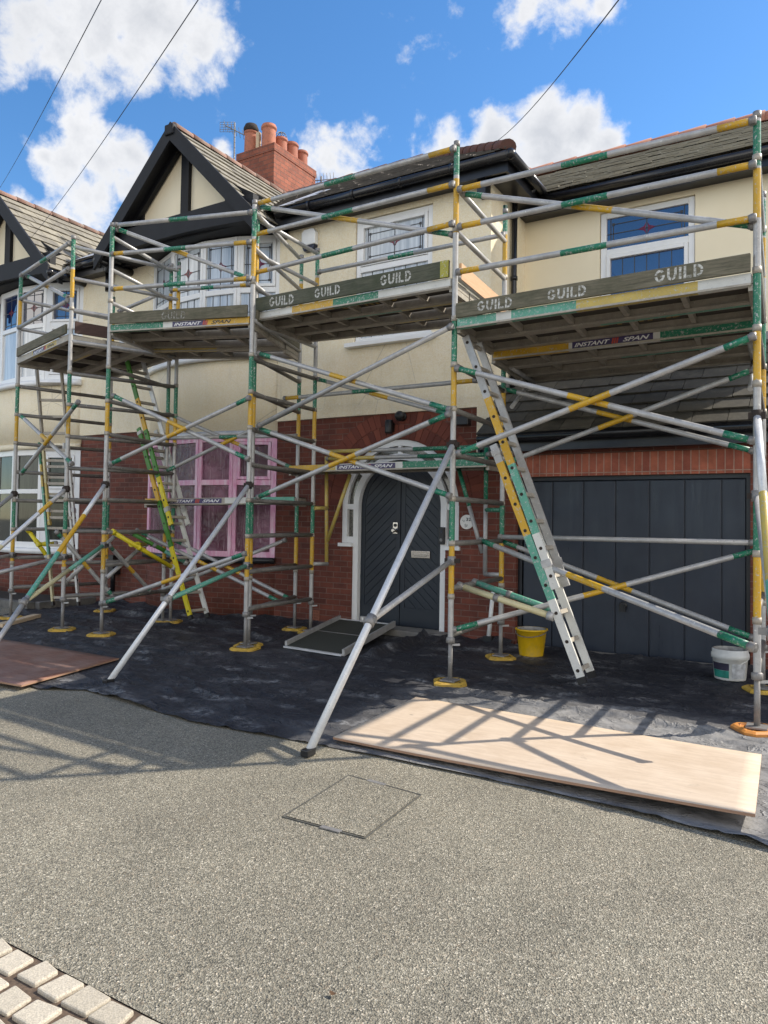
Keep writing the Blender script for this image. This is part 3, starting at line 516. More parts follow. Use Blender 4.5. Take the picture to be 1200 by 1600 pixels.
def make_window(parent, lights, z0, z1, zt, frame='white_frame', glass_top='net_glass', glass_low='net_glass', fw=.085, stained=True, cols=4, lowgrid=True, casement=(), name='window'):
    """lights: list of plan segments (P0, P1) seen left to right from outside"""
    F, G, Ld = MB(), MB(), MB()
    for li, (P0, P1) in enumerate(lights):
        a = V((P0[0], P0[1], 0)); b = V((P1[0], P1[1], 0)); d = (b - a).normalized(); n = V((d.y, -d.x, 0)); L = (b - a).length
        def bar(x0, x1, za, zb, o0=-.05, o1=.04, mat=frame): F.obox(a + d * x0 + n * o0 + V((0, 0, za)), d * (x1 - x0), n * (o1 - o0), V((0, 0, zb - za)), mat)
        e0 = fw if li == 0 else fw * .75; e1 = fw if li == len(lights) - 1 else fw * .75
        bar(0, e0, z0, z1); bar(L - e1, L, z0, z1); bar(e0, L - e1, z0, z0 + fw, o1=.037); bar(e0, L - e1, z1 - fw, z1, o1=.037)
        if zt: bar(e0, L - e1, zt - .05, zt + .05, o1=.037)
        cells = [(z0 + fw, (zt - .05) if zt else z1 - fw, glass_low, False)] + ([(zt + .05, z1 - fw, glass_top, True)] if zt else [])
        for (ca, cb, gm, top) in cells:
            x0, x1 = e0, L - e1
            if (li, top) in casement:
                w = .06; bar(x0 + .004, x0 + w, ca + .004, cb - .004, -.03, .058); bar(x1 - w, x1 - .004, ca + .004, cb - .004, -.03, .058); bar(x0 + w, x1 - w, ca + .004, ca + w, -.03, .056); bar(x0 + w, x1 - w, cb - w, cb - .004, -.03, .056)
                x0 += w; x1 -= w; ca += w; cb -= w
            G.quad(a + d * x0 + V((0, 0, ca)), a + d * x1 + V((0, 0, ca)), a + d * x1 + V((0, 0, cb)), a + d * x0 + V((0, 0, cb)), gm)
            lw = .011
            def lead(xa, za, xb, zb, mat='pale_lead', w=lw):
                p = a + d * xa + V((0, 0, za)) + n * .004; q = a + d * xb + V((0, 0, zb)) + n * .004; Ld.beam(p, q, w, .006, mat, up=n)
            if top and stained:
                m = min(.10, (x1 - x0) * .13); mx = (x0 + x1) / 2; mz = (ca + cb) / 2
                for (p, q) in (((x0 + m, ca + m), (x1 - m, ca + m)), ((x0 + m, cb - m), (x1 - m, cb - m)), ((x0 + m, ca + m), (x0 + m, cb - m)), ((x1 - m, ca + m), (x1 - m, cb - m)), ((x0 + m * .6, ca), (x0 + m * .6, cb)), ((x1 - m * .6, ca), (x1 - m * .6, cb)), ((mx, ca), (mx, cb)), ((x0, mz), (x1, mz))):
                    lead(p[0], p[1], q[0], q[1], w=.013)
                r = min(.14, (x1 - x0) * .26)
                for sx in (-1, 1):
                    for sz in (-1, 1):
                        q = [(mx + sx * .02, mz + sz * .004), (mx + sx * r, mz), (mx + sx * r * .30, mz + sz * r * .24), (mx + sx * .012, mz + sz * r * .62)]
                        Ld.prism(q, lambda x, z: a + d * x + n * .007 + V((0, 0, z)), lambda x, z: a + d * x + n * .001 + V((0, 0, z)), 'red_glass' if sz * sx > 0 or r < .2 else 'pale_lead')
                for (cx_, cz_) in ((x0 + m, ca + m), (x1 - m, ca + m), (x0 + m, cb - m), (x1 - m, cb - m)):
                    Ld.obox(a + d * (cx_ - .02) + n * .001 + V((0, 0, cz_ - .02)), d * .04, n * .008, V((0, 0, .04)), 'pale_lead')
            elif lowgrid:
                for i in range(1, cols): lead(x0 + (x1 - x0) * i / cols, ca, x0 + (x1 - x0) * i / cols, cb)
                rows = max(2, int((cb - ca) / .32))
                for i in range(1, rows): lead(x0, ca + (cb - ca) * i / rows, x1, ca + (cb - ca) * i / rows)
    w = F.build(name, parent, bevel=.006); G.build('pane', w, fix=False); 
    if Ld.f: Ld.build('leadwork', w)
    return w
def gable(parent, ua, Yf, wall_mat='smooth_render'):
    """half-timbered gable: apex at u = ua, front face at Yf"""
    za, ze, hw = 9.04, 7.02, 2.02
    m = MB(); m.prism([(ua - 1.86, 7.2), (ua + 1.86, 7.2), (ua, 8.97)], lambda x, z: (x, Yf + .35, z), lambda x, z: (x, Yf + .6, z), wall_mat); m.build('gable_wall', parent)
    for sg in (-1, 1):
        m = MB(); a = V((ua, Yf, za + .10)); b = V((ua + sg * (hw + .06), Yf, ze + .04)); d = (b - a).normalized(); dn = V((0, 0, -1))
        m.obox(a + V((0, -.05, 0)), b - a, (0, .05, 0), (0, 0, -.35), 'bargeboard_paint')
        m.obox(a + V((0, .003, -.13)) , (b - a) * .995, (0, .33, 0), (0, 0, -.07), 'bargeboard_paint')
        m.obox(a + V((0, .22, -.20)), (b - a) * .99, (0, .10, 0), (0, 0, -.13), 'bargeboard_paint')
        m.build('bargeboard', parent)
        m = MB(); m.prism([(ua + sg * 1.08, 7.42), (ua + sg * 1.98, 7.42), (ua + sg * 1.94, 7.45), (ua + sg * 1.08, 7.93)], lambda x, z: (x, Yf + .30, z), lambda x, z: (x, Yf + .347, z), 'bargeboard_paint'); m.build('eaves_board', parent)
        m = MB(); slates(m, (ua + sg * hw, Yf - .005, ze), (0, 1, 0), (-sg * .70711, 0, .70711), [(0, -.06), (3.75, -.06), (3.75, 2.86), (0, 2.86)], 'slate', .40, .29); m.build('gable_roof', parent)
    m = MB(); m.obox((ua - .11, Yf - .09, za - .16), (.22, 0, 0), (0, .12, 0), (0, 0, .2), 'bargeboard_paint'); m.build('finial_block', parent, bevel=.02)
    m = MB(); m.box(ua - .02, ua + .18, Yf + .27, Yf + .348, 7.2, 8.70, 'bargeboard_paint'); m.build('king_post', parent)
    m = MB(); n = 16; pts = [(ua - 1.95, 7.42), (ua + 1.95, 7.42)] + [(ua + 1.95 - 3.9 * i / n, 6.96 + .09 * math.sin(math.pi * i / n)) for i in range(n + 1)]
    m.prism(pts, lambda x, z: (x, Yf + .08, z), lambda x, z: (x, Yf + .22, z), 'bargeboard_paint'); m.box(ua - 1.95, ua + 1.95, Yf + .223, Yf + .9, 7.0, 7.05, 'bargeboard_paint'); m.build('tie_beam', parent)
    m = MB(); ridge_tiles(m, (ua, Yf + .02, za + .05), (ua, Yf + 3.6, za + .03), 'weathered_ridge', .085, .40); m.build('ridge_tiles', parent)
    for sg in (-1, 1):
        m = MB(); m.tube((ua + sg * (hw + .04), Yf + .02, ze - .10), (ua + sg * (hw + .04), Yf + .9, ze - .10), .075, 'black_gutter'); m.ball((ua + sg * (hw + .04), Yf + .02, ze - .10), .085, 'black_gutter'); m.build('gutter', parent)

# ------------------------------------------------------------------ the house
PARTY = -13.0; CU = -4.39
house = thing('house', 'cream rendered and red brick house with a black timbered gable, arched grey door and garage', 'house', (-7.5, 10.3, 0))
# brick ground storey with the arched doorway cut out
def arcpts(cx, cz, r, a0, a1, n): return [(cx + r * math.cos(math.radians(a0 + (a1 - a0) * i / n)), cz + r * math.sin(math.radians(a0 + (a1 - a0) * i / n))) for i in range(n + 1)]
DX = -5.985
hole = [(-6.86, -.05), (-6.86, 1.43), (DX - 1.1, 1.43), (DX - 1.1, 2.04)] + arcpts(DX, 2.04, 1.1, 180, 0, 28)[1:-1] + [(DX + 1.1, 2.04), (DX + 1.1, 1.43), (-5.11, 1.43), (-5.11, -.05)]
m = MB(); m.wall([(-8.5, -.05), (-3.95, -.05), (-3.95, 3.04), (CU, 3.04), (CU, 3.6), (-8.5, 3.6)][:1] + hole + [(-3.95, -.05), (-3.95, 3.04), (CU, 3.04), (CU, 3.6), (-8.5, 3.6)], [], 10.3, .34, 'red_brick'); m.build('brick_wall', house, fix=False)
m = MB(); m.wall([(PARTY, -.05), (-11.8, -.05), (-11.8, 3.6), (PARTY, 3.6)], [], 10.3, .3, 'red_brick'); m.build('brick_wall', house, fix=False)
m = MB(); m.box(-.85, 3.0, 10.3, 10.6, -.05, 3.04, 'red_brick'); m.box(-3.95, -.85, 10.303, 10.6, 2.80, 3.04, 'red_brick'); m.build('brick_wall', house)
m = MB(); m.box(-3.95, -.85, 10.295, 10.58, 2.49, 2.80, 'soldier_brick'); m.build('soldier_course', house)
# voussoir rings over the doorway
m = MB()
for r0, r1, n in ((1.10, 1.32, 34), (1.335, 1.56, 40)):
    for i in range(n):
        t0, t1 = math.pi * (i + .04) / n, math.pi * (i + .96) / n
        q = [(DX + r * math.cos(t), 2.06 + r * math.sin(t)) for r, t in ((r0, t0), (r1, t0), (r1, t1), (r0, t1))]
        m.prism(q, lambda x, z: (x, 10.291, z), lambda x, z: (x, 10.32, z), 'arch_brick', random.random())
m.build('brick_arch', house)
# render above
m = MB(); wh = [(-6.86, 4.74), (-5.39, 4.74), (-5.39, 6.89), (-6.86, 6.89)]
m.wall([(-8.5, 3.57), (CU, 3.57), (CU, 7.3), (-8.5, 7.3)], [wh], 10.265, .2, 'pebble_render'); m.build('rendered_wall', house, fix=False)
m = MB(); m.wall([(PARTY, 3.57), (-11.8, 3.57), (-11.8, 7.3), (PARTY, 7.3)], [], 10.265, .2, 'pebble_render'); m.build('rendered_wall', house, fix=False)
m = MB(); m.box(CU - .2, CU, 10.268, 16, 2.6, 7.3, 'pebble_render'); m.build('side_wall', house)
rw = [(-3.14, 4.95), (-1.715, 4.95), (-1.715, 6.80), (-3.14, 6.80)]
m = MB(); m.wall([(CU, 3.4), (.25, 3.4), (.25, 7.2), (CU, 7.2)], [rw], 11.73, .2, 'smooth_render'); m.build('rendered_wall', house, fix=False)
m = MB(); m.box(.05, .25, 11.932, 15.6, 2.6, 7.2, 'smooth_render'); m.prism([(11.8, 7.2), (15.4, 7.2), (13.6, 8.33)], lambda y, z: (.245, y, z), lambda y, z: (.2, y, z), 'smooth_render'); m.build('side_wall', house)
m = MB(); m.box(PARTY, CU - .2, 15.7, 16, -.05, 7.3, 'pebble_render'); m.box(CU - .2, 3.0, 15.6, 15.9, -.05, 3.4, 'red_brick'); m.box(CU, .05, 15.4, 15.59, 3.4, 7.2, 'smooth_render'); m.box(2.8, 3., 10.6, 15.6, -.05, 3.04, 'red_brick'); m.build('rear_wall', house)
# bow
bow = Bow(-11.83, -8.5, .45)
m = MB(); bow.panel(m, -.05, 1.06, 'red_brick'); m.build('bow_brickwork', house, fix=False)
m = MB(); bow.panel(m, 3.34, 4.74, 'pebble_render', .02); m.build('bow_render', house, fix=False)
m = MB(); bow.panel(m, 3.31, 3.40, 'lead', .07, th=.2); m.build('bow_flashing', house)
m = MB(); bow.panel(m, 1.02, 1.12, 'sill_black', .10, th=.25); m.build('window_sill', house)
m = MB(); bow.panel(m, 4.70, 4.80, 'white_frame', .10, th=.25); m.build('window_sill', house)
BS = [0, .29, .55, .765, 1]
lights = [(bow.p(BS[i], -.02), bow.p(BS[i + 1], -.02)) for i in range(4)]
w = make_window(house, lights, 1.12, 3.31, 2.47, 'pink_frame', 'film_glass', 'film_glass', .10, False, 3, False, ((3, True),)); w['label'] = 'ground floor bow window with pink masked frames behind clear film'
w = make_window(house, lights, 4.80, 6.98, 5.98, casement=((3, True),)); w['label'] = 'first floor bow window with stained glass top lights'
# other windows
w = make_window(house, [((-6.85, 10.33), (-5.40, 10.33))], 4.79, 6.88, 6.04, cols=6, casement=((0, True),)); w['label'] = 'first floor window with a red leaded motif'
m = MB(); m.box(-6.98, -5.30, 10.14, 10.36, 4.71, 4.785, 'white_frame'); m.build('window_sill', house, bevel=.006)
w = make_window(house, [((-3.13, 11.80), (-1.725, 11.80))], 4.96, 6.79, 6.15, glass_top='blue_glass', glass_low='blue_glass', cols=6, casement=((0, False),), fw=.09); w['label'] = 'window over the garage reflecting deep blue sky'
m = MB(); m.box(-3.2, -1.65, 11.6, 11.8, 4.88, 4.955, 'white_frame'); m.build('window_sill', house)
# arched door set
df = MB()
def ring(mb, r0, r1, a0, a1, y0, y1, mat, n=32, cx=DX, cz=2.04):
    for i in range(n):
        t0, t1 = math.radians(a0 + (a1 - a0) * i / n), math.radians(a0 + (a1 - a0) * (i + 1) / n)
        P = [(cx + r * math.cos(t), cz + r * math.sin(t)) for r, t in ((r0, t0), (r1, t0), (r1, t1), (r0, t1))]
        k = len(mb.v); mb.v += [V((p[0], y0, p[1])) for p in P] + [V((p[0], y1, p[1])) for p in P]
        for q in ((0, 1, 2, 3), (4, 7, 6, 5), (1, 5, 6, 2), (0, 3, 7, 4)): mb.face([k + j for j in q], mat, False)
ring(df, .77, .875, 0, 180, 10.335, 10.5, 'white_frame'); ring(df, 1.0, 1.098, 0, 180, 10.34, 10.5, 'white_frame')
for sg in (-1, 1):
    x0 = DX + sg * .77; x1 = DX + sg * .872; df.box(min(x0, x1), max(x0, x1), 10.335, 10.5, .06, 2.04, 'white_frame')
    x0 = DX + sg * 1.0; x1 = DX + sg * 1.098; df.box(min(x0, x1), max(x0, x1), 10.34, 10.5, 1.435, 2.04, 'white_frame')
    x0 = DX + sg * .875; x1 = DX + sg * 1.0; df.box(min(x0, x1), max(x0, x1), 10.345, 10.5, 1.435, 1.54, 'white_frame'); df.box(min(x0, x1), max(x0, x1), 10.345, 10.5, 2.0, 2.09, 'white_frame')
    x0 = DX + sg * .86; x1 = DX + sg * 1.13; df.box(min(x0, x1), max(x0, x1), 10.26, 10.34, 1.375, 1.432, 'white_frame')
for a in (38, 90, 142):
    t = math.radians(a); c, s_ = math.cos(t), math.sin(t); df.beam((DX + .87 * c, 10.42, 2.04 + .87 * s_), (DX + 1.01 * c, 10.42, 2.04 + 1.01 * s_), .06, .14, 'white_frame', up=(0, 1, 0))
dframe = df.build('door_frame', house)
g = MB(); ring(g, .87, 1.01, 0, 180, 10.41, 10.43, 'pattern_glass')
for sg in (-1, 1):
    x0 = DX + sg * .87; x1 = DX + sg * 1.01; g.box(min(x0, x1), max(x0, x1), 10.41, 10.43, 1.5, 2.04, 'pattern_glass')
g.build('pane', dframe)
def leaf_poly(sg, inset=0.):
    x0 = DX + sg * (.006 + inset); r = .765 - inset
    arc = [(DX + r * math.cos(t), 2.04 + r * math.sin(t)) for t in [math.pi / 2 * i / 14 for i in range(15)]] if sg > 0 else [(DX + r * math.cos(t), 2.04 + r * math.sin(t)) for t in [math.pi / 2 + math.pi / 2 * i / 14 for i in range(15)]]
    if sg > 0: pts = [(x0, .11 + inset)] + [(DX + r, .11 + inset)] + [p for p in arc if p[0] > x0] + [(x0, 2.04 + math.sqrt(r * r - (x0 - DX) ** 2))]
    else: pts = [(x0, .11 + inset), (x0, 2.04 + math.sqrt(r * r - (x0 - DX) ** 2))] + [p for p in arc if p[0] < x0] + [(DX - r, .11 + inset)]
    return pts
def ccw(p): return p if sum(p[i][0] * p[(i + 1) % len(p)][1] - p[(i + 1) % len(p)][0] * p[i][1] for i in range(len(p))) > 0 else p[::-1]
for sg in (-1, 1):
    m = MB(); P = ccw(leaf_poly(sg)); m.prism(P, lambda x, z: (x, 10.435, z), lambda x, z: (x, 10.49, z), 'anthracite')
    inner = ccw([p for p in leaf_poly(sg, .085)]); inner = clip_poly(inner, [(DX - 2, .42), (DX + 2, .42), (DX + 2, 4), (DX - 2, 4)])
    st = .148; k = -30
    for k in range(-26, 40):   # chevron boarding
        x0, x1 = DX - .9 if sg < 0 else DX, DX if sg < 0 else DX + .9
        s1 = .93 if sg < 0 else -.93
        zb = k * st + (0 if sg < 0 else .12)
        strip = ccw([(x0, zb + (x0 - DX) * s1), (x1, zb + (x1 - DX) * s1), (x1, zb + (x1 - DX) * s1 + st - .014), (x0, zb + (x0 - DX) * s1 + st - .014)])
        q = clip_poly(strip, inner)
        if q and area(q) > .003: m.prism(q, lambda x, z: (x, 10.424, z), lambda x, z: (x, 10.4345, z), 'anthracite')
    # raised stiles round the boarding
    xs = sorted((DX + sg * .008, DX + sg * .088)); m.box(xs[0], xs[1], 10.42, 10.4345, .12, 2.74, 'anthracite')
    xs = sorted((DX + sg * .764, DX + sg * .684)); m.box(xs[0], xs[1], 10.42, 10.4345, .12, 2.04, 'anthracite')
    m.box(min(DX + sg * .088, DX + sg * .684), max(DX + sg * .088, DX + sg * .684), 10.42, 10.4345, .12, .415, 'anthracite')
    ring(m, .684, .764, 0 if sg > 0 else 97, 83 if sg > 0 else 180, 10.42, 10.4345, 'anthracite', 18)
    leaf = m.build('door_leaf', house)
    if sg > 0:
        b = MB(); b.box(-5.77, -5.43, 10.395, 10.419, 1.225, 1.34, 'chrome'); b.box(-5.72, -5.48, 10.385, 10.3945, 1.258, 1.307, 'chrome'); b.build('letterbox', leaf, bevel=.004)
    else:
        b = MB(); b.box(-6.115, -6.03, 10.395, 10.419, 1.61, 1.79, 'chrome'); b.lathe((-6.072, 10.394, 1.745), [(.026, 0), (.026, .012)], 'black_plastic', 12, 'Y'); b.build('door_lock', leaf)
        b = MB(); b.lathe((-6.072, 10.394, 1.66), [(.012, 0), (.014, .03), (.034, .045), (.038, .07), (.024, .085)], 'chrome', 14, 'Y'); b.build('door_knob', leaf)
m = MB(); m.box(-6.95, -5.0, 10.02, 10.5, -.04, .105, 'concrete'); m.build('door_step', house, bevel=.01)
# garage door
m = MB(); x = -3.885
for i in range(7):
    x1 = min(x + .449, -.905); m.box(x + .008, x1 - .008, 10.41, 10.45, .03, 2.42, 'garage_panel'); x = x1
m.box(-3.885, -.905, 10.4305, 10.46, .02, 2.43, 'garage_panel')
gd = m.build('garage_door', house, bevel=.006)
b = MB(); b.lathe((-2.43, 10.41, .70), [(.055, 0), (.055, .015), (.03, .02)], 'black_plastic', 16, 'Y'); b.box(-2.47, -2.39, 10.35, 10.38, .62, .72, 'black_plastic'); b.tube((-2.43, 10.41, .7), (-2.43, 10.36, .7), .015, 'black_plastic'); b.build('handle', gd)
m = MB(); m.box(-3.948, -3.887, 10.38, 10.5, 0, 2.488, 'black_paint'); m.box(-.903, -.852, 10.38, 10.5, 0, 2.488, 'black_paint'); m.box(-3.887, -.903, 10.383, 10.5, 2.432, 2.488, 'black_paint'); m.build('garage_frame', house)
m = MB(); m.box(-3.95, -.85, 10.16, 10.40, -.03, .035, 'concrete'); m.build('garage_threshold', house)
# main hipped roof
sl = math.hypot(1, .62); E0 = 7.24; EY = 9.93
def hipped(parent, uL, uR, hipR=True):
    m = MB(); L = uR - uL; up = V((0, 1, .62)).normalized(); slates(m, (uL, EY, E0), (1, 0, 0), up, [(0, -.04), (L, -.04), (L - (3.02 if hipR else 0), 3.02 * sl), (0, 3.02 * sl)], 'dark_slate', .34, .27)
    slates(m, (uR if hipR else uR, EY + 6.04, E0), (-1, 0, 0), V((0, -1, .62)).normalized(), [(0, 0), (L, 0), (L, 3.02 * sl), (3.02 if hipR else 0, 3.02 * sl)], 'dark_slate', .5, .5)
    if hipR: slates(m, (uR, EY, E0), (0, 1, 0), V((-1, 0, .62)).normalized(), [(0, -.04), (6.04, -.04), (3.02, 3.02 * sl)], 'dark_slate', .34, .27)
    m.build('main_roof', parent)
    m = MB(); ridge_tiles(m, (uR - (3.02 if hipR else 0), EY + 3.02, E0 + 3.02 * .62 + .04), (uL, EY + 3.02, E0 + 3.02 * .62 + .04), 'dark_ridge', .12)
    if hipR: ridge_tiles(m, (uR + .02, EY - .02, E0 + .06), (uR - 3.02, EY + 3.02, E0 + 3.02 * .62 + .06), 'dark_ridge', .10, .36); ridge_tiles(m, (uR, EY + 6.04, E0 + .06), (uR - 3.02, EY + 3.02, E0 + 3.02 * .62 + .06), 'dark_ridge', .12)
    m.build('ridge_tiles', parent)
hipped(house, PARTY, -4.0)
m = MB(); m.tube((-8.3, 9.90, 7.16), (-3.95, 9.90, 7.16), .075, 'black_gutter', 12); m.tube((-3.95, 9.90, 7.16), (-3.95, 12.6, 7.16), .075, 'black_gutter', 12); m.ball((-3.95, 9.90, 7.16), .085, 'black_gutter', 12)
for x in (-7.6, -6.7, -5.8, -4.9): m.tube((x, 9.90, 7.16), (x + .05, 9.90, 7.16), .086, 'black_gutter', 12)
m.build('gutter', house)
m = MB(); m.box(-8.4, -4.02, 9.98, 10.02, 6.96, 7.22, 'black_paint'); m.box(-8.4, -4.02, 10.023, 10.30, 6.985, 7.02, 'black_paint'); m.box(-4.06, -4.02, 10.02, 15.8, 6.96, 7.22, 'black_paint'); m.box(CU - .01, -4.06, 10.023, 15.8, 6.985, 7.02, 'black_paint')
m.box(CU - .15, CU - .012, 10.06, 10.262, 6.75, 6.98, 'black_paint'); m.build('fascia', house)
m = MB(); m.box(PARTY, -12.3, 9.98, 10.02, 6.96, 7.22, 'black_paint'); m.box(PARTY, -12.3, 10.023, 10.3, 6.985, 7.02, 'black_paint'); m.tube((PARTY, 9.9, 7.16), (-12.45, 9.9, 7.16), .075, 'black_gutter', 12); m.build('fascia', house)
gable(house, -10.42, 9.40)
# roof over the garage wing
rs = math.hypot(2.17, 1.36); m = MB(); up = V((0, 2.17, 1.36)).normalized()
slates(m, (-5.6, 11.37, 7.11), (1, 0, 0), up, [(0, -.03), (6.05, -.03), (6.05, rs), (0, rs)], 'pale_slate', .34, .22, lift=.06, g=.0012); slates(m, (.45, 15.71, 7.11), (-1, 0, 0), V((0, -2.17, 1.36)).normalized(), [(0, 0), (6.05, 0), (6.05, rs), (0, rs)], 'slate', .5, .5); m.build('wing_roof', house)
m = MB(); ridge_tiles(m, (.46, 13.54, 8.56), (-5.4, 13.54, 8.56), 'weathered_red', .17, .45); m.build('ridge_tiles', house)
m = MB(); m.tube((-4.05, 11.35, 7.05), (.46, 11.35, 7.05), .075, 'black_gutter', 12); m.build('gutter', house)
m = MB(); m.box(-4.30, .44, 11.42, 11.46, 6.86, 7.10, 'black_paint'); m.box(CU + .003, .44, 11.463, 11.728, 6.885, 6.92, 'black_paint'); m.prism([(11.4, 7.0), (11.4, 7.12), (13.54, 8.44), (15.68, 7.12), (15.68, 7.0), (13.54, 8.3)], lambda y, z: (.4, y, z), lambda y, z: (.44, y, z), 'black_paint'); m.build('fascia', house)
# lean-to garage roof
gs = math.hypot(1.81, 1.36); m = MB(); up = V((0, 1.81, 1.36)).normalized()
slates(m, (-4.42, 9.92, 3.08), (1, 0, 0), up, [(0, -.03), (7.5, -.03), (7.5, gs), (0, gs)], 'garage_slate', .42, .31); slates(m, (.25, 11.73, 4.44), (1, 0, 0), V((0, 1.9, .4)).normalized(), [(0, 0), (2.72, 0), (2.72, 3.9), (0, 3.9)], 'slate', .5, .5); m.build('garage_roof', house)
m = MB(); m.box(-4.38, 3.05, 9.99, 10.03, 2.84, 3.07, 'black_paint'); m.box(-4.38, 3.05, 10.033, 10.298, 2.86, 2.9, 'black_paint'); m.tube((-4.40, 9.91, 3.03), (3.05, 9.91, 3.03), .075, 'black_gutter', 12)
m.prism([(9.93, 2.84), (9.93, 3.05), (10.3, 3.32), (10.3, 2.84)], lambda y, z: (-4.42, y, z), lambda y, z: (-4.385, y, z), 'black_paint'); m.build('gutter', house)
m = MB(); m.obox((CU + .002, 10.32, 3.42), (.012, 0, 0), (0, 1.4, 1.05), (0, 0, .17), 'jack_steel'); m.obox((CU + .004, 11.722, 4.46), (4.7, 0, 0), (0, -.012, 0), (0, 0, .14), 'jack_steel'); m.build('flashing', house)
m = MB(); m.tube((CU + .07, 11.05, 6.96), (CU + .07, 11.05, 3.95), .045, 'black_gutter', 12); m.tube((CU + .07, 11.05, 6.96), (-3.97, 11.05, 7.12), .045, 'black_gutter', 12)
for z_ in (4.6, 5.7, 6.7): m.tube((CU + .07, 11.05, z_), (CU + .07, 11.05, z_ + .06), .058, 'black_gutter', 12)
m.build('downpipe', house)
m = MB(); m.tube((-12.72, 10.2, 1.02), (-12.72, 10.2, .1), .05, 'black_gutter', 12); m.box(-12.83, -12.61, 10.1, 10.298, .62, 1.02, 'black_plastic'); m.tube((-12.72, 10.2, .12), (-12.72, 10.05, .06), .05, 'black_gutter', 12); m.build('downpipe', house)
# white valley lead between gable and main roof
m = MB(); m.obox((-8.33, 9.95, 7.33), (.06, 0, 0), (0, 1.2, .75), (.25, 0, -.02), 'lead'); m.build('valley_lead', house)
# chimney
m = MB(); m.box(-12.15, -11.0, 13.0, 14.6, 8.2, 10.38, 'chimney_brick'); m.box(-12.165, -10.985, 12.985, 14.615, 10.38, 10.56, 'chimney_brick'); m.box(-12.19, -10.96, 12.96, 14.64, 9.55, 9.62, 'chimney_brick')
ch = m.build('chimney_stack', house)
pots = [(-11.90, 13.2, .62, .16, 1), (-11.36, 13.22, .60, .17, 0), (-11.32, 13.62, .46, .155, 2), (-11.30, 14.0, .50, .165, 0), (-11.28, 14.38, .46, .155, 0)]
for (x, y, h, r, k) in pots:
    m = MB(); m.lathe((x, y, 10.55), [(r * 1.0, 0), (r * .95, h * .8), (r * .95, h * .82), (r * 1.1, h * .84), (r * 1.1, h * .93), (r * .98, h * .95), (r * .98, h)], 'terracotta', 20, cap0=False, cap1=False, tint=random.random())
    m.lathe((x, y, 10.55), [(r * .85, h), (r * .85, h * .5)], 'hopper_soot', 20, cap0=False)
    if k == 1:
        m.lathe((x, y, 10.55), [(r * 1.12, h * .9), (r * 1.15, h * 1.05), (r * .9, h * 1.2), (r * .4, h * 1.27)], 'hopper_soot', 20)
        m.obox((x + .2, y - .05, 10.55), (.09, 0, 0), (0, .09, 0), (0, 0, .5), 'batten_wood')
    if k == 2:
        for a in range(4):
            t = math.pi * a / 4; pts = [V((x + math.cos(t) * r * 1.0 * math.cos(s_), y + math.sin(t) * r * math.cos(s_), 10.55 + h + .16 * math.sin(s_))) for s_ in [math.pi * i / 8 for i in range(9)]]
            m.path(pts, .007, 'jack_steel', 5)
    m.build('chimney_pot', ch)
m = MB()
for i in range(6): m.box(-7.70 + i * .037, -7.675 + i * .037, 10.288, 10.3, .04, .26, 'air_brick')
for i in range(5): m.box(-7.70, -7.49, 10.285, 10.2875, .05 + i * .048, .068 + i * .048, 'air_brick')
m.build('air_brick', house)

# ------------------------------------------------------------------ the neighbour, other half of the pair
nb = thing('house', 'neighbouring house at the far left with white framed bow windows', 'house', (-16, 10.3, 0))
bn = Bow(-17.4, -14.0, .45)
m = MB(); bn.panel(m, -.05, 1.0, 'red_brick'); m.build('bow_brickwork', nb, fix=False)
m = MB(); bn.panel(m, 3.34, 4.74, 'pebble_render', .02); m.build('bow_render', nb, fix=False)
m = MB(); bn.panel(m, 3.28, 3.40, 'pebble_render', .06, th=.2); m.build('bow_ledge', nb)
m = MB(); bn.panel(m, .98, 1.1, 'white_frame', .10, th=.25); m.build('window_sill', nb)
m = MB(); bn.panel(m, 4.68, 4.80, 'white_frame', .12, th=.25); m.build('window_sill', nb)
NS = [0, .25, .50, .74, 1]; lights = [(bn.p(NS[i], -.02), bn.p(NS[i + 1], -.02)) for i in range(4)]
make_window(nb, lights, 1.1, 3.28, 2.35, 'white_frame', 'dark_glass', 'dark_glass', .13, False, 3, False, ((3, True), (3, False)))
make_window(nb, lights, 4.80, 6.98, 6.05, 'white_frame', 'blue_glass', 'net_glass', .13, True, 3, False, ((3, True), (3, False)))
m = MB(); m.wall([(-14.02, -.05), (PARTY, -.05), (PARTY, 3.6), (-14.02, 3.6)], [], 10.302, .3, 'red_brick'); m.build('brick_wall', nb, fix=False); m = MB(); m.wall([(-22, -.05), (-17.35, -.05), (-17.35, 3.6), (-22, 3.6)], [], 10.302, .3, 'red_brick'); m.build('brick_wall', nb, fix=False)
m = MB(); m.wall([(-14.02, 3.57), (PARTY - .01, 3.57), (PARTY - .01, 7.3), (-14.02, 7.3)], [], 10.262, .2, 'pebble_render'); m.build('rendered_wall', nb, fix=False); m = MB(); m.wall([(-22, 3.57), (-17.35, 3.57), (-17.35, 7.3), (-22, 7.3)], [], 10.262, .2, 'pebble_render'); m.box(-22.2, -22, 10.3, 16, -.05, 7.3, 'pebble_render'); m.box(-22, PARTY, 15.7, 16, -.05, 7.3, 'pebble_render'); m.build('rendered_wall', nb, fix=False)
gable(nb, -16.05, 9.40, 'smooth_render')
hipped(nb, -22.3, PARTY - .02, False)
m = MB(); m.box(-14.0, PARTY - .01, 9.98, 10.02, 6.96, 7.22, 'black_paint'); m.box(-14.0, PARTY - .01, 10.023, 10.3, 6.985, 7.02, 'black_paint'); m.build('fascia', nb)
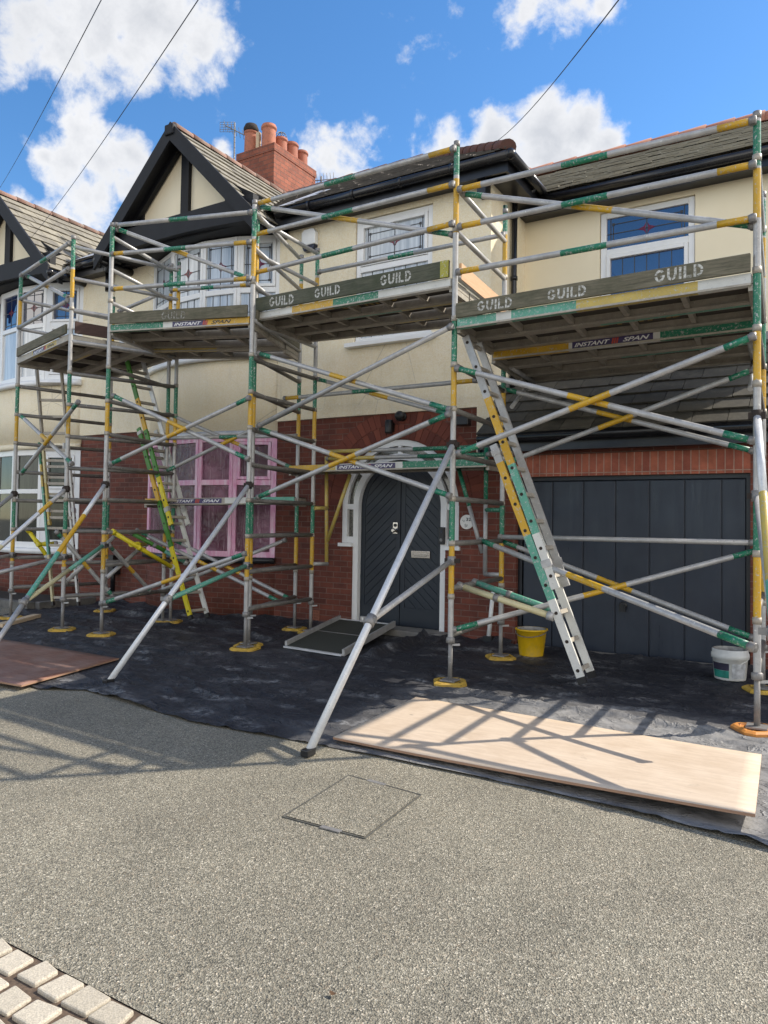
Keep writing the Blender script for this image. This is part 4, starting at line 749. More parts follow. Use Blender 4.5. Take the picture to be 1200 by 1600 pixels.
m = MB(); m.tube((-14.0, 9.9, 7.16), (PARTY - .01, 9.9, 7.16), .075, 'black_gutter', 12); m.tube((PARTY - .12, 10.18, 7.0), (PARTY - .12, 10.18, 6.6), .05, 'black_gutter', 12); m.tube((PARTY - .12, 10.18, 7.0), (PARTY - .12, 9.9, 7.12), .05, 'black_gutter', 12); m.build('gutter', nb)
m = MB(); m.obox((-13.95, 9.93, 7.33), (1.5, 0, 0), (0, .42, .27), (0, .02, .012), 'lead'); m.build('valley_lead', nb)
# ------------------------------------------------------------------ scaffolding
PAL = {'plain': [(0, 1, 'alu')], 'bright': [(0, 1, 'alu_bright')], 'dirty': [(0, 1, 'dirty_alu')],
 'rail': [(0, .09, 'yellow_paint'), (.09, .40, 'alu'), (.40, .56, 'green_paint'), (.56, .9, 'alu'), (.9, 1, 'yellow_paint')],
 'rail2': [(0, .42, 'alu'), (.42, .56, 'green_paint'), (.56, 1, 'alu')],
 'diag': [(0, .08, 'green_paint'), (.08, .43, 'alu'), (.43, .57, 'yellow_paint'), (.57, .92, 'alu'), (.92, 1, 'green_paint')],
 'ysg': [(0, .33, 'worn_yellow'), (.33, .6, 'alu'), (.6, 1, 'green_paint')],
 'stabR': [(0, .26, 'alu_bright'), (.26, .50, 'worn_yellow'), (.50, .95, 'mint_paint'), (.95, 1, 'alu')],
 'stabL': [(0, .21, 'alu_bright'), (.21, .44, 'gold_paint'), (.44, .68, 'mint_paint'), (.68, 1, 'alu')],
 'stabT': [(0, .10, 'alu'), (.10, .18, 'yellow_paint'), (.18, .40, 'alu_bright'), (.40, .8, 'cream_paint'), (.8, 1, 'alu')],
 'gw': [(0, .5, 'mint_paint'), (.5, 1, 'cream_paint')], 'g2': [(0, 1, 'mint_paint')], 'g': [(0, 1, 'green_paint')], 'y': [(0, 1, 'worn_yellow')],
 'gs': [(0, .45, 'green_paint'), (.45, 1, 'alu')], 'cream': [(0, .06, 'jack_steel'), (.06, 1, 'cream_paint')]}
COL = {'g': 'green_paint', 'y': 'yellow_paint'}
TR = .032
def couple(m, p, q, r=TR):
    p, q = V(p), V(q); d = (q - p).normalized(); L = (q - p).length
    for c, e in ((p, d), (q, -d)):
        m.tube(c - e * .025, c + e * .035, r * 1.16, 'jack_steel', 10)
        m.tube(c + V((0, 0, -.035)), c + V((0, 0, .035)), r * .9, 'jack_steel', 10)
def base_plate(parent, u, v, z, seed, mat='plate_yellow'):
    rnd = random.Random(seed); m = MB(); a = rnd.uniform(-.25, .25) + .5; c, s_ = math.cos(a), math.sin(a)
    def ring_(r, ch, z_): return [V((u + x * c - y * s_, v + x * s_ + y * c, z_)) for x, y in ((-r, -r + ch), (-r + ch, -r), (r - ch, -r), (r, -r + ch), (r, r - ch), (r - ch, r), (-r + ch, r), (-r, r - ch))]
    prof = [(.18, .065, z + .001), (.18, .065, z + .035), (.155, .055, z + .05), (.13, .05, z + .05), (.12, .045, z + .035)]
    rs_ = [ring_(*p) for p in prof]; k = len(m.v)
    for r_ in rs_: m.v += r_
    for j in range(len(rs_) - 1):
        for i in range(8): a_, b_ = k + j * 8 + i, k + j * 8 + (i + 1) % 8; m.face((a_, b_, b_ + 8, a_ + 8), mat)
    m.face([k + (len(rs_) - 1) * 8 + i for i in range(8)], mat)
    for i in range(4):
        t = a + math.pi / 4 + math.pi / 2 * i; m.lathe((u + .143 * math.cos(t), v + .143 * math.sin(t), z + .05), [(.011, 0), (.011, .003)], 'hopper_soot', 8)
    m.box(u - .085, u + .085, v - .085, v + .085, z + .047, z + .062, 'jack_steel')
    return m.build('base_plate', parent)
def upright(t, p, seed):
    _, (u, v, z0), top, bands = p; m = MB(); r = TR * 1.02
    bb = sorted(bands); z = .46; segs = []
    for za, zb, c in bb:
        if za > z: segs.append((z, za, 'alu'))
        segs.append((za, zb, COL[c])); z = zb
    segs.append((z, top, 'alu'))
    for za, zb, c in segs: m.tube((u, v, za), (u, v, zb), r, c, 12, caps=False)
    m.tube((u, v, z0 + .055), (u, v, .5), r * .80, 'jack_steel', 10)
    m.lathe((u, v, .46), [(r * 1.0, 0), (r * 1.5, .005), (r * 1.5, .06), (r * 1.05, .07)], 'jack_steel', 12)
    m.beam((u - .02, v - .01, .44), (u + .10, v + .03, .45), .018, .022, 'alu')
    for zj in (2.07, 3.08, 4.10, 5.12, .98, 1.57, 3.58):
        if zj < top - .2: m.tube((u, v, zj - .03), (u, v, zj + .03), r * 1.2, 'dull_alu', 12)
    m.tube((u, v, top - .06), (u, v, top + .004), r * 1.12, 'jack_steel', 12)
    o = m.build('upright', t); base_plate(o, u, v, z0, seed, 'plate_orange' if seed == 'R0' else 'plate_yellow'); return o
def tubepart(t, name, p, q, ty, r=TR, cp=True):
    m = MB(); m.bands(p, q, r, PAL[ty], 12)
    if cp: couple(m, p, q, r)
    return m.build(name, t)
def stabiliser(t, top, ft, kn, br, mat, bmat):
    m = MB(); top, ft, kn, br = V(top), V(ft), V(kn), V(br); d = (ft - top).normalized()
    m.bands(top, ft, TR * 1.05, PAL[mat], 12); m.tube(kn - d * .05, kn + d * .05, TR * 1.5, 'jack_steel', 12)
    m.tube(top + V((0, 0, -.05)), top + V((0, 0, .05)), TR * 1.45, 'hopper_soot', 12); m.beam(top + V((-.07, 0, 0)), top + V((.07, 0, 0)), .05, .06, 'hopper_soot')
    m.beam(kn + V((-.10, 0, .01)), kn + V((.06, 0, .01)), .03, .05, 'jack_steel')
    o = m.build('stabiliser', t)
    m = MB(); m.bands(br, kn + (br - kn).normalized() * .07, TR * .95, PAL[bmat], 12); m.tube(br + V((0, 0, -.05)), br + V((0, 0, .05)), TR * 1.45, 'jack_steel', 12); m.beam(br + V((-.08, 0, 0)), br + V((.10, 0, 0)), .035, .05, 'hopper_soot')
    m.build('stay', o)
    m = MB(); m.obox(ft + V((-.035, -.06, -.022)), (.07, 0, 0), (0, .11, 0), V((0, 0, .055)), 'black_plastic'); m.build('rubber_foot', o, bevel=.006)
PARTS = {'guardrail', 'brace', 'rung'}
def build_tower(t, parts):

    for p in parts:
        if p[0] == 'upright': upright(t, p, 'R0' if abs(p[1][0] + .549) < .01 else str(p[1]))
        elif p[0] == 'stabiliser': stabiliser(t, *p[1:])
        elif p[0] == 'bracket':
            m = MB()
            for ty, (a, b) in p[1]: m.bands(a, b, TR * .95, PAL[ty], 12)
            m.build('bracket', t)
        else: tubepart(t, p[0], p[1], p[2], p[3] if p[0] != 'rung' else ('dirty' if p[1][2] < 4.3 else 'plain'), cp=p[0] != 'rung')
class Deck:
    """trafficable boards spanning from the left end frame to the right one"""
    def __init__(s, FL, FR, BL, BR, zl, zr): s.FL, s.FR, s.BL, s.BR = [V((p[0], p[1], z)) for p, z in ((FL, zl), (FR, zr), (BL, zl), (BR, zr))]
    def at(s, a, b): return s.FL.lerp(s.FR, a).lerp(s.BL.lerp(s.BR, a), b)
def beam_bands(m, p, q, w, h, bands):
    for a, b, c in bands: m.beam(p.lerp(q, a), p.lerp(q, b), w, h, c)
def deck_boards(t, D, rows, drops, fronts, labels=(), ochre=()):
    for k, (b0, b1) in enumerate(rows):
        m = MB(); dz = V((0, 0, -drops[k])); h = .115
        f0, f1 = D.at(.015, b0) + dz, D.at(.985, b0) + dz; r0, r1 = D.at(.015, b1) + dz, D.at(.985, b1) + dz
        lo = V((0, 0, h / 2))
        beam_bands(m, f0 + lo, f1 + lo, .045, h, fronts[k]); beam_bands(m, r0 + lo, r1 + lo, .045, h, [(0, .5, 'dull_alu'), (.5, 1, 'dull_alu')])
        m.beam(f0 + V((0, 0, .012)), f1 + V((0, 0, .012)), .085, .02, 'dull_alu'); m.beam(r0 + V((0, 0, .012)), r1 + V((0, 0, .012)), .085, .02, 'dull_alu')
        n = max(3, int((f1 - f0).length / .52))
        for i in range(n + 1):
            a = f0.lerp(f1, i / n) + V((0, 0, .062)); b = r0.lerp(r1, i / n) + V((0, 0, .062)); m.beam(a, b, .05, .07, 'dull_alu')
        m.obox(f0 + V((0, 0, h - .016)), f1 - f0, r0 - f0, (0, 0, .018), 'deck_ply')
        for e, g in ((f0, r0), (f1, r1)): m.beam(e + V((0, 0, -.01)), g + V((0, 0, -.01)), .05, .06, 'dull_alu')
        o = m.build('deck_board', t)
        for (kk, x0, x1, bg2) in labels:
            if kk != k: continue
            d = f1 - f0; out = V((d.y, -d.x, 0)).normalized(); g = MB(); a = f0.lerp(f1, x0) + out * .0245 + V((0, 0, .022)); ex = (f1 - f0) * (x1 - x0); ez = V((0, 0, h - .034))
            instant_label(g, a, ex, ez, out, bg2); g.build('printed_label', o, fix=False)
        for kk, x0 in ochre:
            if kk != k: continue
            d = (f1 - f0).normalized(); e = (r0 - f0).normalized(); p = f0.lerp(f1, x0) + (r0 - f0) * .30 + V((0, 0, h - .016))
            stencil('GUILD', p, d, e, .26, 'stencil_ochre', 'stencil_lettering', o, -.004)
def instant_label(g, a, ex, ez, out, bg2='label_navy'):
    g.quad(a, a + ex * .56, a + ex * .56 + ez, a + ez, 'label_navy'); g.quad(a + ex * .56, a + ex, a + ex + ez, a + ex * .56 + ez, bg2)
    e = out * .002; lettering(g, 'INSTANT', a + ex * .03 + ez * .2 + e, ex * .45, ez * .6, 'label_white', .35, .025); lettering(g, 'SPAN', a + ex * .64 + ez * .2 + e, ex * .32, ez * .6, 'label_white' if bg2 == 'label_navy' else 'black_text', .35, .025)
    for i in range(3): g.quad(a + ex * (.50 + i * .028) + ez * .1 + e, a + ex * (.52 + i * .028) + ez * .1 + e, a + ex * (.535 + i * .028) + ez * .9 + e, a + ex * (.515 + i * .028) + ez * .9 + e, 'label_red')
def toe_board(t, p, q, z0, z1, h, mat, words=(), smat='stencil_white', lh=.62, ends=None):
    p, q = V((p[0], p[1], z0)), V((q[0], q[1], z1)); d = q - p; out = V((d.y, -d.x, 0)).normalized(); m = MB()
    if ends: m.obox(p.lerp(q, .965) - out * .0005, d * .035, out * .0362, (0, 0, h + .001), ends)
    m.obox(p, d, out * .035, (0, 0, h), mat); o = m.build('toe_board', t, bevel=.004)
    for x in words:
        rv = random.Random(int(x * 997) + int(p.x * 50)); dd = d.normalized(); k_ = rv.uniform(-.035, .035)
        stencil('GUILD', p + d * (x + rv.uniform(-.006, .006)) + out * .037 + V((0, 0, h * (1 - lh) / 2 + rv.uniform(-.008, .008))), dd + V((0, 0, k_)), V((0, 0, 1)) - dd * k_, h * lh * rv.uniform(.93, 1.03), smat, 'stencil_lettering', o)
    return o
PT = DATA['posts']
al, wy, gp, mp, wp = 'dull_alu', 'worn_yellow', 'green_paint', 'mint_paint', 'white_paint'
def lin(a, b, t): return (a[0] + (b[0] - a[0]) * t, a[1] + (b[1] - a[1]) * t)
def fwd(p, q, o=.06):
    d = V((q[0] - p[0], q[1] - p[1], 0)); n = V((d.y, -d.x, 0)).normalized() * o; return (p[0] + n.x, p[1] + n.y), (q[0] + n.x, q[1] + n.y)
tow = {}
SG = 'linked scaffold towers along the house front'
for key, lab, base in (('T3', 'nearest scaffold tower, its boarded deck standing over the dark garage door', (-2.1, 8.2, 0)), ('T2', 'scaffold tower standing in front of the arched front door, with a low plank bridge behind', (-5.3, 8.5, 0)), ('T1', 'scaffold tower in front of the pink masked bow window', (-8.4, 8.4, 0)), ('T0', 'short scaffold tower at the far left end, turned towards the neighbouring house', (-11., 8.3, 0))):
    tow[key] = thing('scaffold_tower', lab, 'scaffolding', base, SG); build_tower(tow[key], DATA['towers'][key])
R3 = [(.0, .31), (.345, .655), (.69, 1.)]
D3 = Deck(PT['M'], PT['R'], PT['Mb'], PT['Rb'], 3.975, 3.965); deck_boards(tow['T3'], D3, R3 + [(1.035, 1.33), (1.36, 1.60)], [0, .0, .10, .10, .10], [[(0, .16, mp), (.16, .22, wp), (.22, .46, mp), (.46, .85, wy), (.85, 1, wp)], [(0, .5, al), (.5, 1, mp)], [(0, .33, 'yellow_paint'), (.33, .68, wp), (.68, 1, gp)], [(0, .5, al), (.5, 1, mp)], [(0, 1, al)]], [(2, .345, .655, 'label_navy')], [(1, .45)])
for t_ in (.04, .96):
    m = MB(); m.bands(D3.at(t_, .98) + V((0, 0, -.10)), D3.at(t_, 1.62) + V((0, 0, -.10)), TR, PAL['plain'], 10); m.bands(D3.at(t_, 1.0) + V((0, 0, -.62)), D3.at(t_, 1.5) + V((0, 0, -.12)), TR * .9, PAL['plain'], 10); m.build('bracket', tow['T3'])
a, b = fwd(PT['M'], PT['R'], .03); toe_board(tow['T3'], lin(a, b, .015), lin(a, b, .985), 4.09, 4.085, .165, 'grey_board', (.09, .36, .72), lh=.70)
toe_board(tow['T3'], PT['R'], PT['Rb'], 4.085, 4.085, .17, 'grey_board')
a, b = D3.at(.02, 1.61), D3.at(.98, 1.61); toe_board(tow['T3'], a, b, 4.0, 3.99, .16, 'grey_board')
D2 = Deck(PT['J2'], PT['M'], PT['Jb2'], PT['Mb'], 4.635, 4.455); deck_boards(tow['T2'], D2, [(0, .28), (.30, .58), (.60, .87)], [0, 0, 0], [[(0, .22, wp), (.22, .45, 'yellow_paint'), (.45, .68, gp), (.68, 1, wp)], [(0, .4, al), (.4, .7, mp), (.7, 1, wy)], [(0, .6, al), (.6, .8, wy), (.8, 1, al)]], (), [(0, .42)])
a, b = fwd(PT['J2'], PT['M'], .03); toe_board(tow['T2'], lin(a, b, .02), lin(a, b, .985), 4.75, 4.575, .195, 'green_board', (.09, .36, .70), lh=.66, ends='moss_paint')
toe_board(tow['T2'], lin(PT['M'], PT['Mb'], .06), lin(PT['M'], PT['Mb'], .98), 4.58, 4.58, .19, 'peach_board')
D1 = Deck(PT['L'], PT['J'], PT['Lb'], PT['Jb1'], 4.63, 4.52); deck_boards(tow['T1'], D1, R3, [0, 0, .05], [[(0, .40, gp), (.40, .5, wp), (.5, .70, wp), (.70, 1, 'yellow_paint')], [(0, 1, al)], [(0, .5, wy), (.5, 1, al)]], [(0, .47, .90, 'yellow_paint')])
a, b = fwd(PT['L'], PT['J'], .03); toe_board(tow['T1'], lin(a, b, .02), lin(a, b, .98), 4.745, 4.625, .17, 'grey_board', (.40,), 'stencil_worn', .66)
toe_board(tow['T1'], lin(PT['J'], PT['Jb1'], .05), lin(PT['J'], PT['Jb1'], .95), 4.60, 4.60, .16, 'grey_board')
D0 = Deck(PT['P27'], PT['T0'], PT['P27b'], PT['Tb'], 4.46, 4.60); deck_boards(tow['T0'], D0, R3, [0, 0, 0], [[(0, .3, al), (.3, .78, wy), (.78, 1, al)], [(0, .4, al), (.4, .7, wy), (.7, 1, al)], [(0, 1, al)]], [(0, .32, .76, 'worn_yellow')])
a, b = fwd(PT['P27'], PT['T0'], .03); toe_board(tow['T0'], lin(a, b, .03), lin(a, b, .97), 4.585, 4.72, .15, 'grey_board')
toe_board(tow['T0'], lin(PT['T0'], PT['Tb'], .03), lin(PT['T0'], PT['Tb'], .97), 4.73, 4.73, .19, 'brown_board')
def low_plank(t, a, b, z0, z1, fb, lab, wid=.5):
    a, b = V((a[0], a[1], 0)), V((b[0], b[1], 0)); d = b - a; n = V((-d.y, d.x, 0)).normalized() * wid
    D = Deck(a, b, a + n, b + n, z0, z1); deck_boards(t, D, [(0, 1)], [0], [fb], [(0,) + lab])
low_plank(tow['T2'], (-7.574, 9.45), (-3.877, 9.16), 2.57, 2.555, [(0, .17, 'yellow_paint'), (.17, .27, wy), (.27, .62, wp), (.62, 1, gp)], (.28, .585, 'label_navy'), .5)
low_plank(tow['T1'], (-10.23, 8.80), (-7.45, 9.56), 2.02, 2.07, [(0, .15, 'yellow_paint'), (.15, .55, al), (.55, .72, wp), (.72, 1, mp)], (.17, .53, 'label_navy'), .45)

# ------------------------------------------------------------------ ladders
def ladder(name, label, L, lowb, upb, lowr, upr, arms):
    F, T, W = V(L['foot']), V(L['top']), V(L['w']); ue, lt = V(L['u_end']), V(L['l_top'])
    t = thing(name, label, 'ladder', tuple(F), 'extension ladders'); wd = W.normalized(); wl = W.length
    for (A, B, bl, br, nm) in ((F, lt, lowb, lowr, 0), (ue, T, upb, upr, 1)):
        d = (B - A).normalized(); pn = d.cross(wd).normalized(); Ln = (B - A).length
        for side, bands in ((0, bl), (1, br)):
            m = MB(); o = A + W * side; x0 = 0
            for x1, mat in bands: m.beam(o + d * Ln * x0, o + d * Ln * x1, .085, .032, mat, up=wd); x0 = x1
            m.beam(o + d * -.02, o + d * .05, .09, .037, 'black_plastic' if not nm else bands[0][1], up=wd)
            k = .12
            while k < Ln - .05: m.tube(o + d * k - wd * .020, o + d * k + wd * .020, .019, 'hopper_soot', 8); k += .31
            if nm: m.obox(o + d * .22 + pn * -.054 - wd * .024, d * .08, pn * .108, wd * .048, 'alu')
            else: m.obox(o + d * (Ln - .12) + pn * -.052 - wd * .022, d * .06, pn * .104, wd * .044, 'alu')
            m.build('stile', t)
        k = .12
        while k < Ln - .05:
            m = MB(); m.beam(A + d * k, A + W + d * k, .035, .045, 'dull_alu', up=d); m.build('rung', t); k += .31
    for ty, p, q in arms:
        m = MB(); p, q = V(p), V(q); m.bands(p, q, .036, {'y': [(0, 1, 'lime_yellow')], 'g2': [(0, .6, 'leaf_green'), (.6, 1, 'mint_paint')], 'g': [(0, 1, 'mint_paint')], 'cream': PAL['cream']}[ty], 10)
        d = (q - p).normalized(); c = p.lerp(q, .42); m.tube(c - d * .03, c + d * .03, .043, 'lime_yellow' if ty == 'y' else 'jack_steel', 10); m.tube(q - d * .06, q + d * .01, .05, 'alu', 10); m.tube(p - d * .01, p + d * .05, .046, 'jack_steel' if ty != 'y' else 'lime_yellow', 10); m.build('stay_arm', t)
    return t
AB, LG, LY, DA = 'alu_bright', 'leaf_green', 'lime_yellow', 'dull_alu'
LD = DATA['ladders']; AR = DATA['arms']
ladder('extension_ladder', 'green and yellow extension ladder leaning up to the deck beside the pink window', LD['L1'], [(.36, LY), (.60, LG), (.77, 'gold_paint'), (1, LG)], [(.24, LY), (.49, LG), (.66, 'gold_paint'), (.87, LG), (1, AB)], [(1, 'white_paint')], [(.35, 'white_paint'), (1, AB)], AR['L1'])
ladder('extension_ladder', 'worn aluminium and yellow extension ladder leaning in front of the garage door', LD['L3'], [(.33, 'white_paint'), (.60, 'mint_paint'), (.92, 'yellow_paint'), (1, 'alu')], [(.2, 'white_paint'), (.47, 'mint_paint'), (.74, 'yellow_paint'), (1, 'alu')], [(1, 'white_paint')], [(1, 'alu')], AR['L3'])
ladder('extension_ladder', 'faded green extension ladder inside the far left scaffold tower, before the neighbour window', LD['L0'], [(.30, 'cream_paint'), (.72, 'mint_paint'), (.86, 'worn_yellow'), (1, 'green_paint')], [(.25, 'worn_yellow'), (.5, 'cream_paint'), (1, DA)], [(1, 'white_paint')], [(.6, 'white_paint'), (1, DA)], AR['L0'])

# ------------------------------------------------------------------ things on and about the house
t = thing('alarm_box', 'white burglar alarm box with dark blue base on the cream upper wall', 'alarm', (-7.79, 10.26, 6.7))
m = MB(); m.prism([(-.15, -.08), (-.15, .14), (-.10, .2), (.10, .2), (.15, .14), (.15, -.08)], lambda x, z: (-7.79 + x, 10.16, 6.7 + z), lambda x, z: (-7.79 + x, 10.265, 6.7 + z), 'white_plastic'); m.build('cover', t, bevel=.012)
m = MB(); m.prism([(-.15, -.083), (.15, -.083), (.10, -.18), (-.10, -.18)], lambda x, z: (-7.79 + x, 10.165, 6.7 + z), lambda x, z: (-7.79 + x, 10.265, 6.7 + z), 'navy_plastic'); m.build('base', t, bevel=.012)
def wall_lamp(u, z, label, kind):
    t = thing('wall_lamp', label, 'lamp', (u, 10.29, z)); m = MB()
    if kind: m.lathe((u, 10.29, z), [(.075, 0), (.075, .03), (.03, .05)], 'black_plastic', 16, 'Y'); m.build('wall_plate', t); m = MB(); m.ball((u, 10.19, z), .085, 'black_plastic', 14); m.build('lamp_head', t)
    else: m.box(u - .05, u + .05, 10.25, 10.292, z - .06, z + .08, 'black_plastic'); m.build('wall_plate', t); m = MB(); m.lathe((u, 10.19, z - .10), [(.06, 0), (.065, .02), (.065, .2), (.05, .22)], 'black_plastic', 16); m.build('lamp_head', t)
wall_lamp(-6.10, 3.33, 'black cylinder wall lamp on the brickwork above the front door arch', 0)
wall_lamp(-5.90, 3.50, 'round black security light just above the cylinder lamp over the door arch', 1)
t = thing('wall_lamp', 'dark box floodlight on the brick wall beside the top of the garage ladder', 'lamp', (-4.79, 10.29, 3.37)); m = MB(); m.box(-4.90, -4.68, 10.14, 10.26, 3.29, 3.43, 'black_plastic'); m.build('lamp_head', t, bevel=.01); m = MB(); m.box(-4.83, -4.75, 10.26, 10.295, 3.31, 3.41, 'black_plastic'); m.build('wall_plate', t)
t = thing('doorbell', 'slim black video doorbell on the white door frame', 'doorbell', (-5.19, 10.33, 1.6)); m = MB(); m.box(-5.215, -5.125, 10.27, 10.332, 1.46, 1.73, 'black_plastic'); m.build('bell_case', t, bevel=.008); m = MB(); m.lathe((-5.17, 10.269, 1.66), [(.022, 0), (.02, .006)], 'navy_plastic', 12, 'Y'); m.lathe((-5.17, 10.269, 1.53), [(.026, 0), (.024, .008)], 'jack_steel', 14, 'Y'); m.build('button', t)
t = thing('house_number_plaque', 'round white plaque with the house number on brickwork right of the door', 'sign', (-4.75, 10.28, 1.82))
m = MB(); m.lathe((-4.745, 10.297, 1.815), [(.112, 0), (.112, .012), (.106, .018)], 'plaque_white', 40, 'Y'); pl = m.build('disc', t)
m = MB(); lettering(m, '32', (-4.752, 10.277, 1.83), (.082, 0, 0), (0, 0, .05), 'black_text', 0, .02); m.build('number', pl, fix=False)
m = MB(); rr = random.Random(3)
for k in range(9):
    a0 = rr.uniform(0, 6); cx_, cz_ = (-4.755 + rr.uniform(-.008, .012), 1.765 + rr.uniform(-.009, .009)) if k < 5 else (-4.795 + rr.uniform(-.012, .012), 1.825 + rr.uniform(-.024, .024))
    r_ = rr.uniform(.009, .028) if k < 5 else rr.uniform(.005, .012)
    for q in arc2(cx_, cz_, r_, r_ * .8, math.degrees(a0), math.degrees(a0) + 200, .004, 10): m.quad(*[(x, 10.278, z) for x, z in q], 'black_text')
m.build('drawn_motif', pl, fix=False)
# aerials and wires
t = thing('television_aerial', 'grey television aerial on a mast left of the chimney pots', 'aerial', (-12.4, 13.2, 9.0))
m = MB(); m.tube((-12.41, 13.2, 9.0), (-12.44, 13.2, 11.5), .02, 'jack_steel'); m.build('mast', t)
m = MB(); a = V((-12.62, 13.05, 11.42)); b = V((-11.95, 13.5, 11.05)); m.tube(a, b, .012, 'jack_steel', 6)
for i in range(10): c = a.lerp(b, i / 9); m.tube(c + V((.06, -.1, .07)), c + V((-.06, .1, -.07)), .006, 'jack_steel', 5)
for i in range(5):
    m.tube(V((-12.75, 13.02, 11.28 + i * .06)), V((-12.42, 13.2, 11.28 + i * .06)), .006, 'jack_steel', 5); m.tube(V((-12.75 + i * .08, 13.02 + i * .045, 11.28)), V((-12.75 + i * .08, 13.02 + i * .045, 11.52)), .006, 'jack_steel', 5)
m.build('yagi', t)
t = thing('television_aerial', 'small dark aerial at the right hand edge of the chimney', 'aerial', (-10.9, 14.62, 9.6))
m = MB(); m.tube((-10.9, 14.72, 9.3), (-10.9, 14.72, 10.45), .02, 'jack_steel'); m.build('mast', t); m = MB(); a = V((-11.05, 14.6, 10.32)); b = V((-10.65, 14.9, 10.4)); m.tube(a, b, .012, 'jack_steel', 6)
for i in range(7): c = a.lerp(b, i / 6); m.tube(c + V((.05, -.09, .12)), c + V((-.05, .09, -.12)), .007, 'jack_steel', 5)
m.build('yagi', t)
for a, b, lab in (((-18.913, 11, 10.145), (-4.663, 3.5, 5.732), 'thin overhead wire crossing the top left corner of the sky'), ((-14.629, 9.4, 7.793), (-3.656, 3.5, 5.354), 'overhead wire running down to the left hand gable'), ((-4.241, 9.9, 7.363), (-.856, 3.5, 4.338), 'overhead wire running down to the roof corner over the door')):
    a, b = V(a), V(b); b2 = b + (b - a) * .12; m = MB(); n = 14; P = [a.lerp(b2, i / n) - V((0, 0, .10 * math.sin(math.pi * i / n))) for i in range(n + 1)]; m.path(P, .0036, 'wire_black', 6); tag(m.build('overhead_wire', None, a), lab, 'wire', 'overhead wires')

# ------------------------------------------------------------------ things on the ground
t = thing('bucket', 'bright yellow bucket standing on the dark sheet by the garage door', 'bucket', (-3.45, 9.6, 0)); c = (-3.45, 9.6, .03)
m = MB(); m.lathe(c, [(.155, 0), (.16, .01), (.2, .335), (.218, .34), (.218, .36), (.198, .362)], 'bucket_yellow', 36, cap1=False); m.lathe(c, [(.192, .36), (.15, .02)], 'tub_inside', 36, cap0=False); m.build('body', t)
m = MB(); P = [V((c[0] + .21 * math.cos(s_), c[1] - .12 * math.sin(s_) - .10 * math.sin(s_), c[2] + .33 - .06 * math.sin(s_))) for s_ in [math.pi * i / 14 for i in range(15)]]; m.path(P, .006, 'jack_steel', 6); m.build('handle', t)
t = thing('plastic_tub', 'white plastic tub with a torn teal label standing by the right end of the garage', 'tub', (-1.0, 9.53, 0)); c = (-1.0, 9.53, .03)
m = MB(); m.lathe(c, [(.165, 0), (.17, .01), (.19, .24), (.205, .245), (.205, .30), (.195, .305), (.198, .345), (.19, .35)], 'tub_white', 36, cap1=False); m.lathe(c, [(.185, .35), (.165, .10)], 'tub_inside', 36, cap0=False); m.lathe(c, [(.0005, .1), (.165, .1)], 'tub_inside', 36, cap0=False, cap1=False); b_ = m.build('body', t)
m = MB(); P = [V((c[0] + .20 * math.cos(s_), c[1] - .17 * math.sin(s_), c[2] + .27 - .09 * math.sin(s_))) for s_ in [-.4 + math.pi * .75 * i / 12 for i in range(13)]]; m.path(P, .007, 'tub_white', 6); m.build('handle', t)
m = MB()
def lab_(a0, a1, z0, z1, mat, off=.002):
    for i in range(10):
        t0, t1 = math.radians(a0 + (a1 - a0) * i / 10), math.radians(a0 + (a1 - a0) * (i + 1) / 10); r0 = .17 + .02 * z0 / .23 + off; r1 = .17 + .02 * z1 / .23 + off
        m.quad((c[0] + r0 * math.cos(t0), c[1] + r0 * math.sin(t0), c[2] + z0), (c[0] + r0 * math.cos(t1), c[1] + r0 * math.sin(t1), c[2] + z0), (c[0] + r1 * math.cos(t1), c[1] + r1 * math.sin(t1), c[2] + z1), (c[0] + r1 * math.cos(t0), c[1] + r1 * math.sin(t0), c[2] + z1), mat)
lab_(205, 272, .03, .115, 'label_teal'); lab_(205, 272, .117, .20, 'label_dark'); lab_(282, 335, .03, .20, 'label_grey'); m.build('paper_label', b_, fix=False)
def slab(name, C, th, zf, mat, edge, nx=26, ny=14, parent=None):
    """thin sheet over four corners C (back-left, back-right, front-right, front-left), height zf(s, t)"""
    m = MB(); C = [V((p[0], p[1], 0)) for p in C]
    top = [[C[3].lerp(C[2], i / nx).lerp(C[0].lerp(C[1], i / nx), j / ny) + V((0, 0, zf(i / nx, j / ny) + th)) for i in range(nx + 1)] for j in range(ny + 1)]
    k = len(m.v)
    for row in top: m.v += row
    for row in top: m.v += [p - V((0, 0, th)) for p in row]
    N = (nx + 1) * (ny + 1); ix = lambda i, j: k + j * (nx + 1) + i
    for j in range(ny):
        for i in range(nx):
            q = (ix(i, j), ix(i + 1, j), ix(i + 1, j + 1), ix(i, j + 1)); m.face(q, mat, True); m.face([N + v for v in q][::-1], mat, True)
    for i in range(nx):
        for j in (0, ny): m.face((ix(i, j), ix(i + 1, j), ix(i + 1, j) + N, ix(i, j) + N), edge)
    for j in range(ny):
        for i in (0, nx): m.face((ix(i, j), ix(i, j + 1), ix(i, j + 1) + N, ix(i, j) + N), edge)
    return m.build(name, parent, C[3], fix=True)
o = slab('plywood_sheet', [(-3.485, 6.424), (-.456, 6.473), (-.376, 4.858), (-3.44, 4.942)], .018, lambda s, t: .035 + .075 * (s ** 1.5) * (1 - t) ** 1.5 + .03 * (1 - s) ** 4 * t + .012 * math.sin(s * 5) * t, 'pale_ply', 'ply_edge')
tag(o, 'large pale plywood sheet lying in the sun at the front edge of the dark membrane', 'plywood')
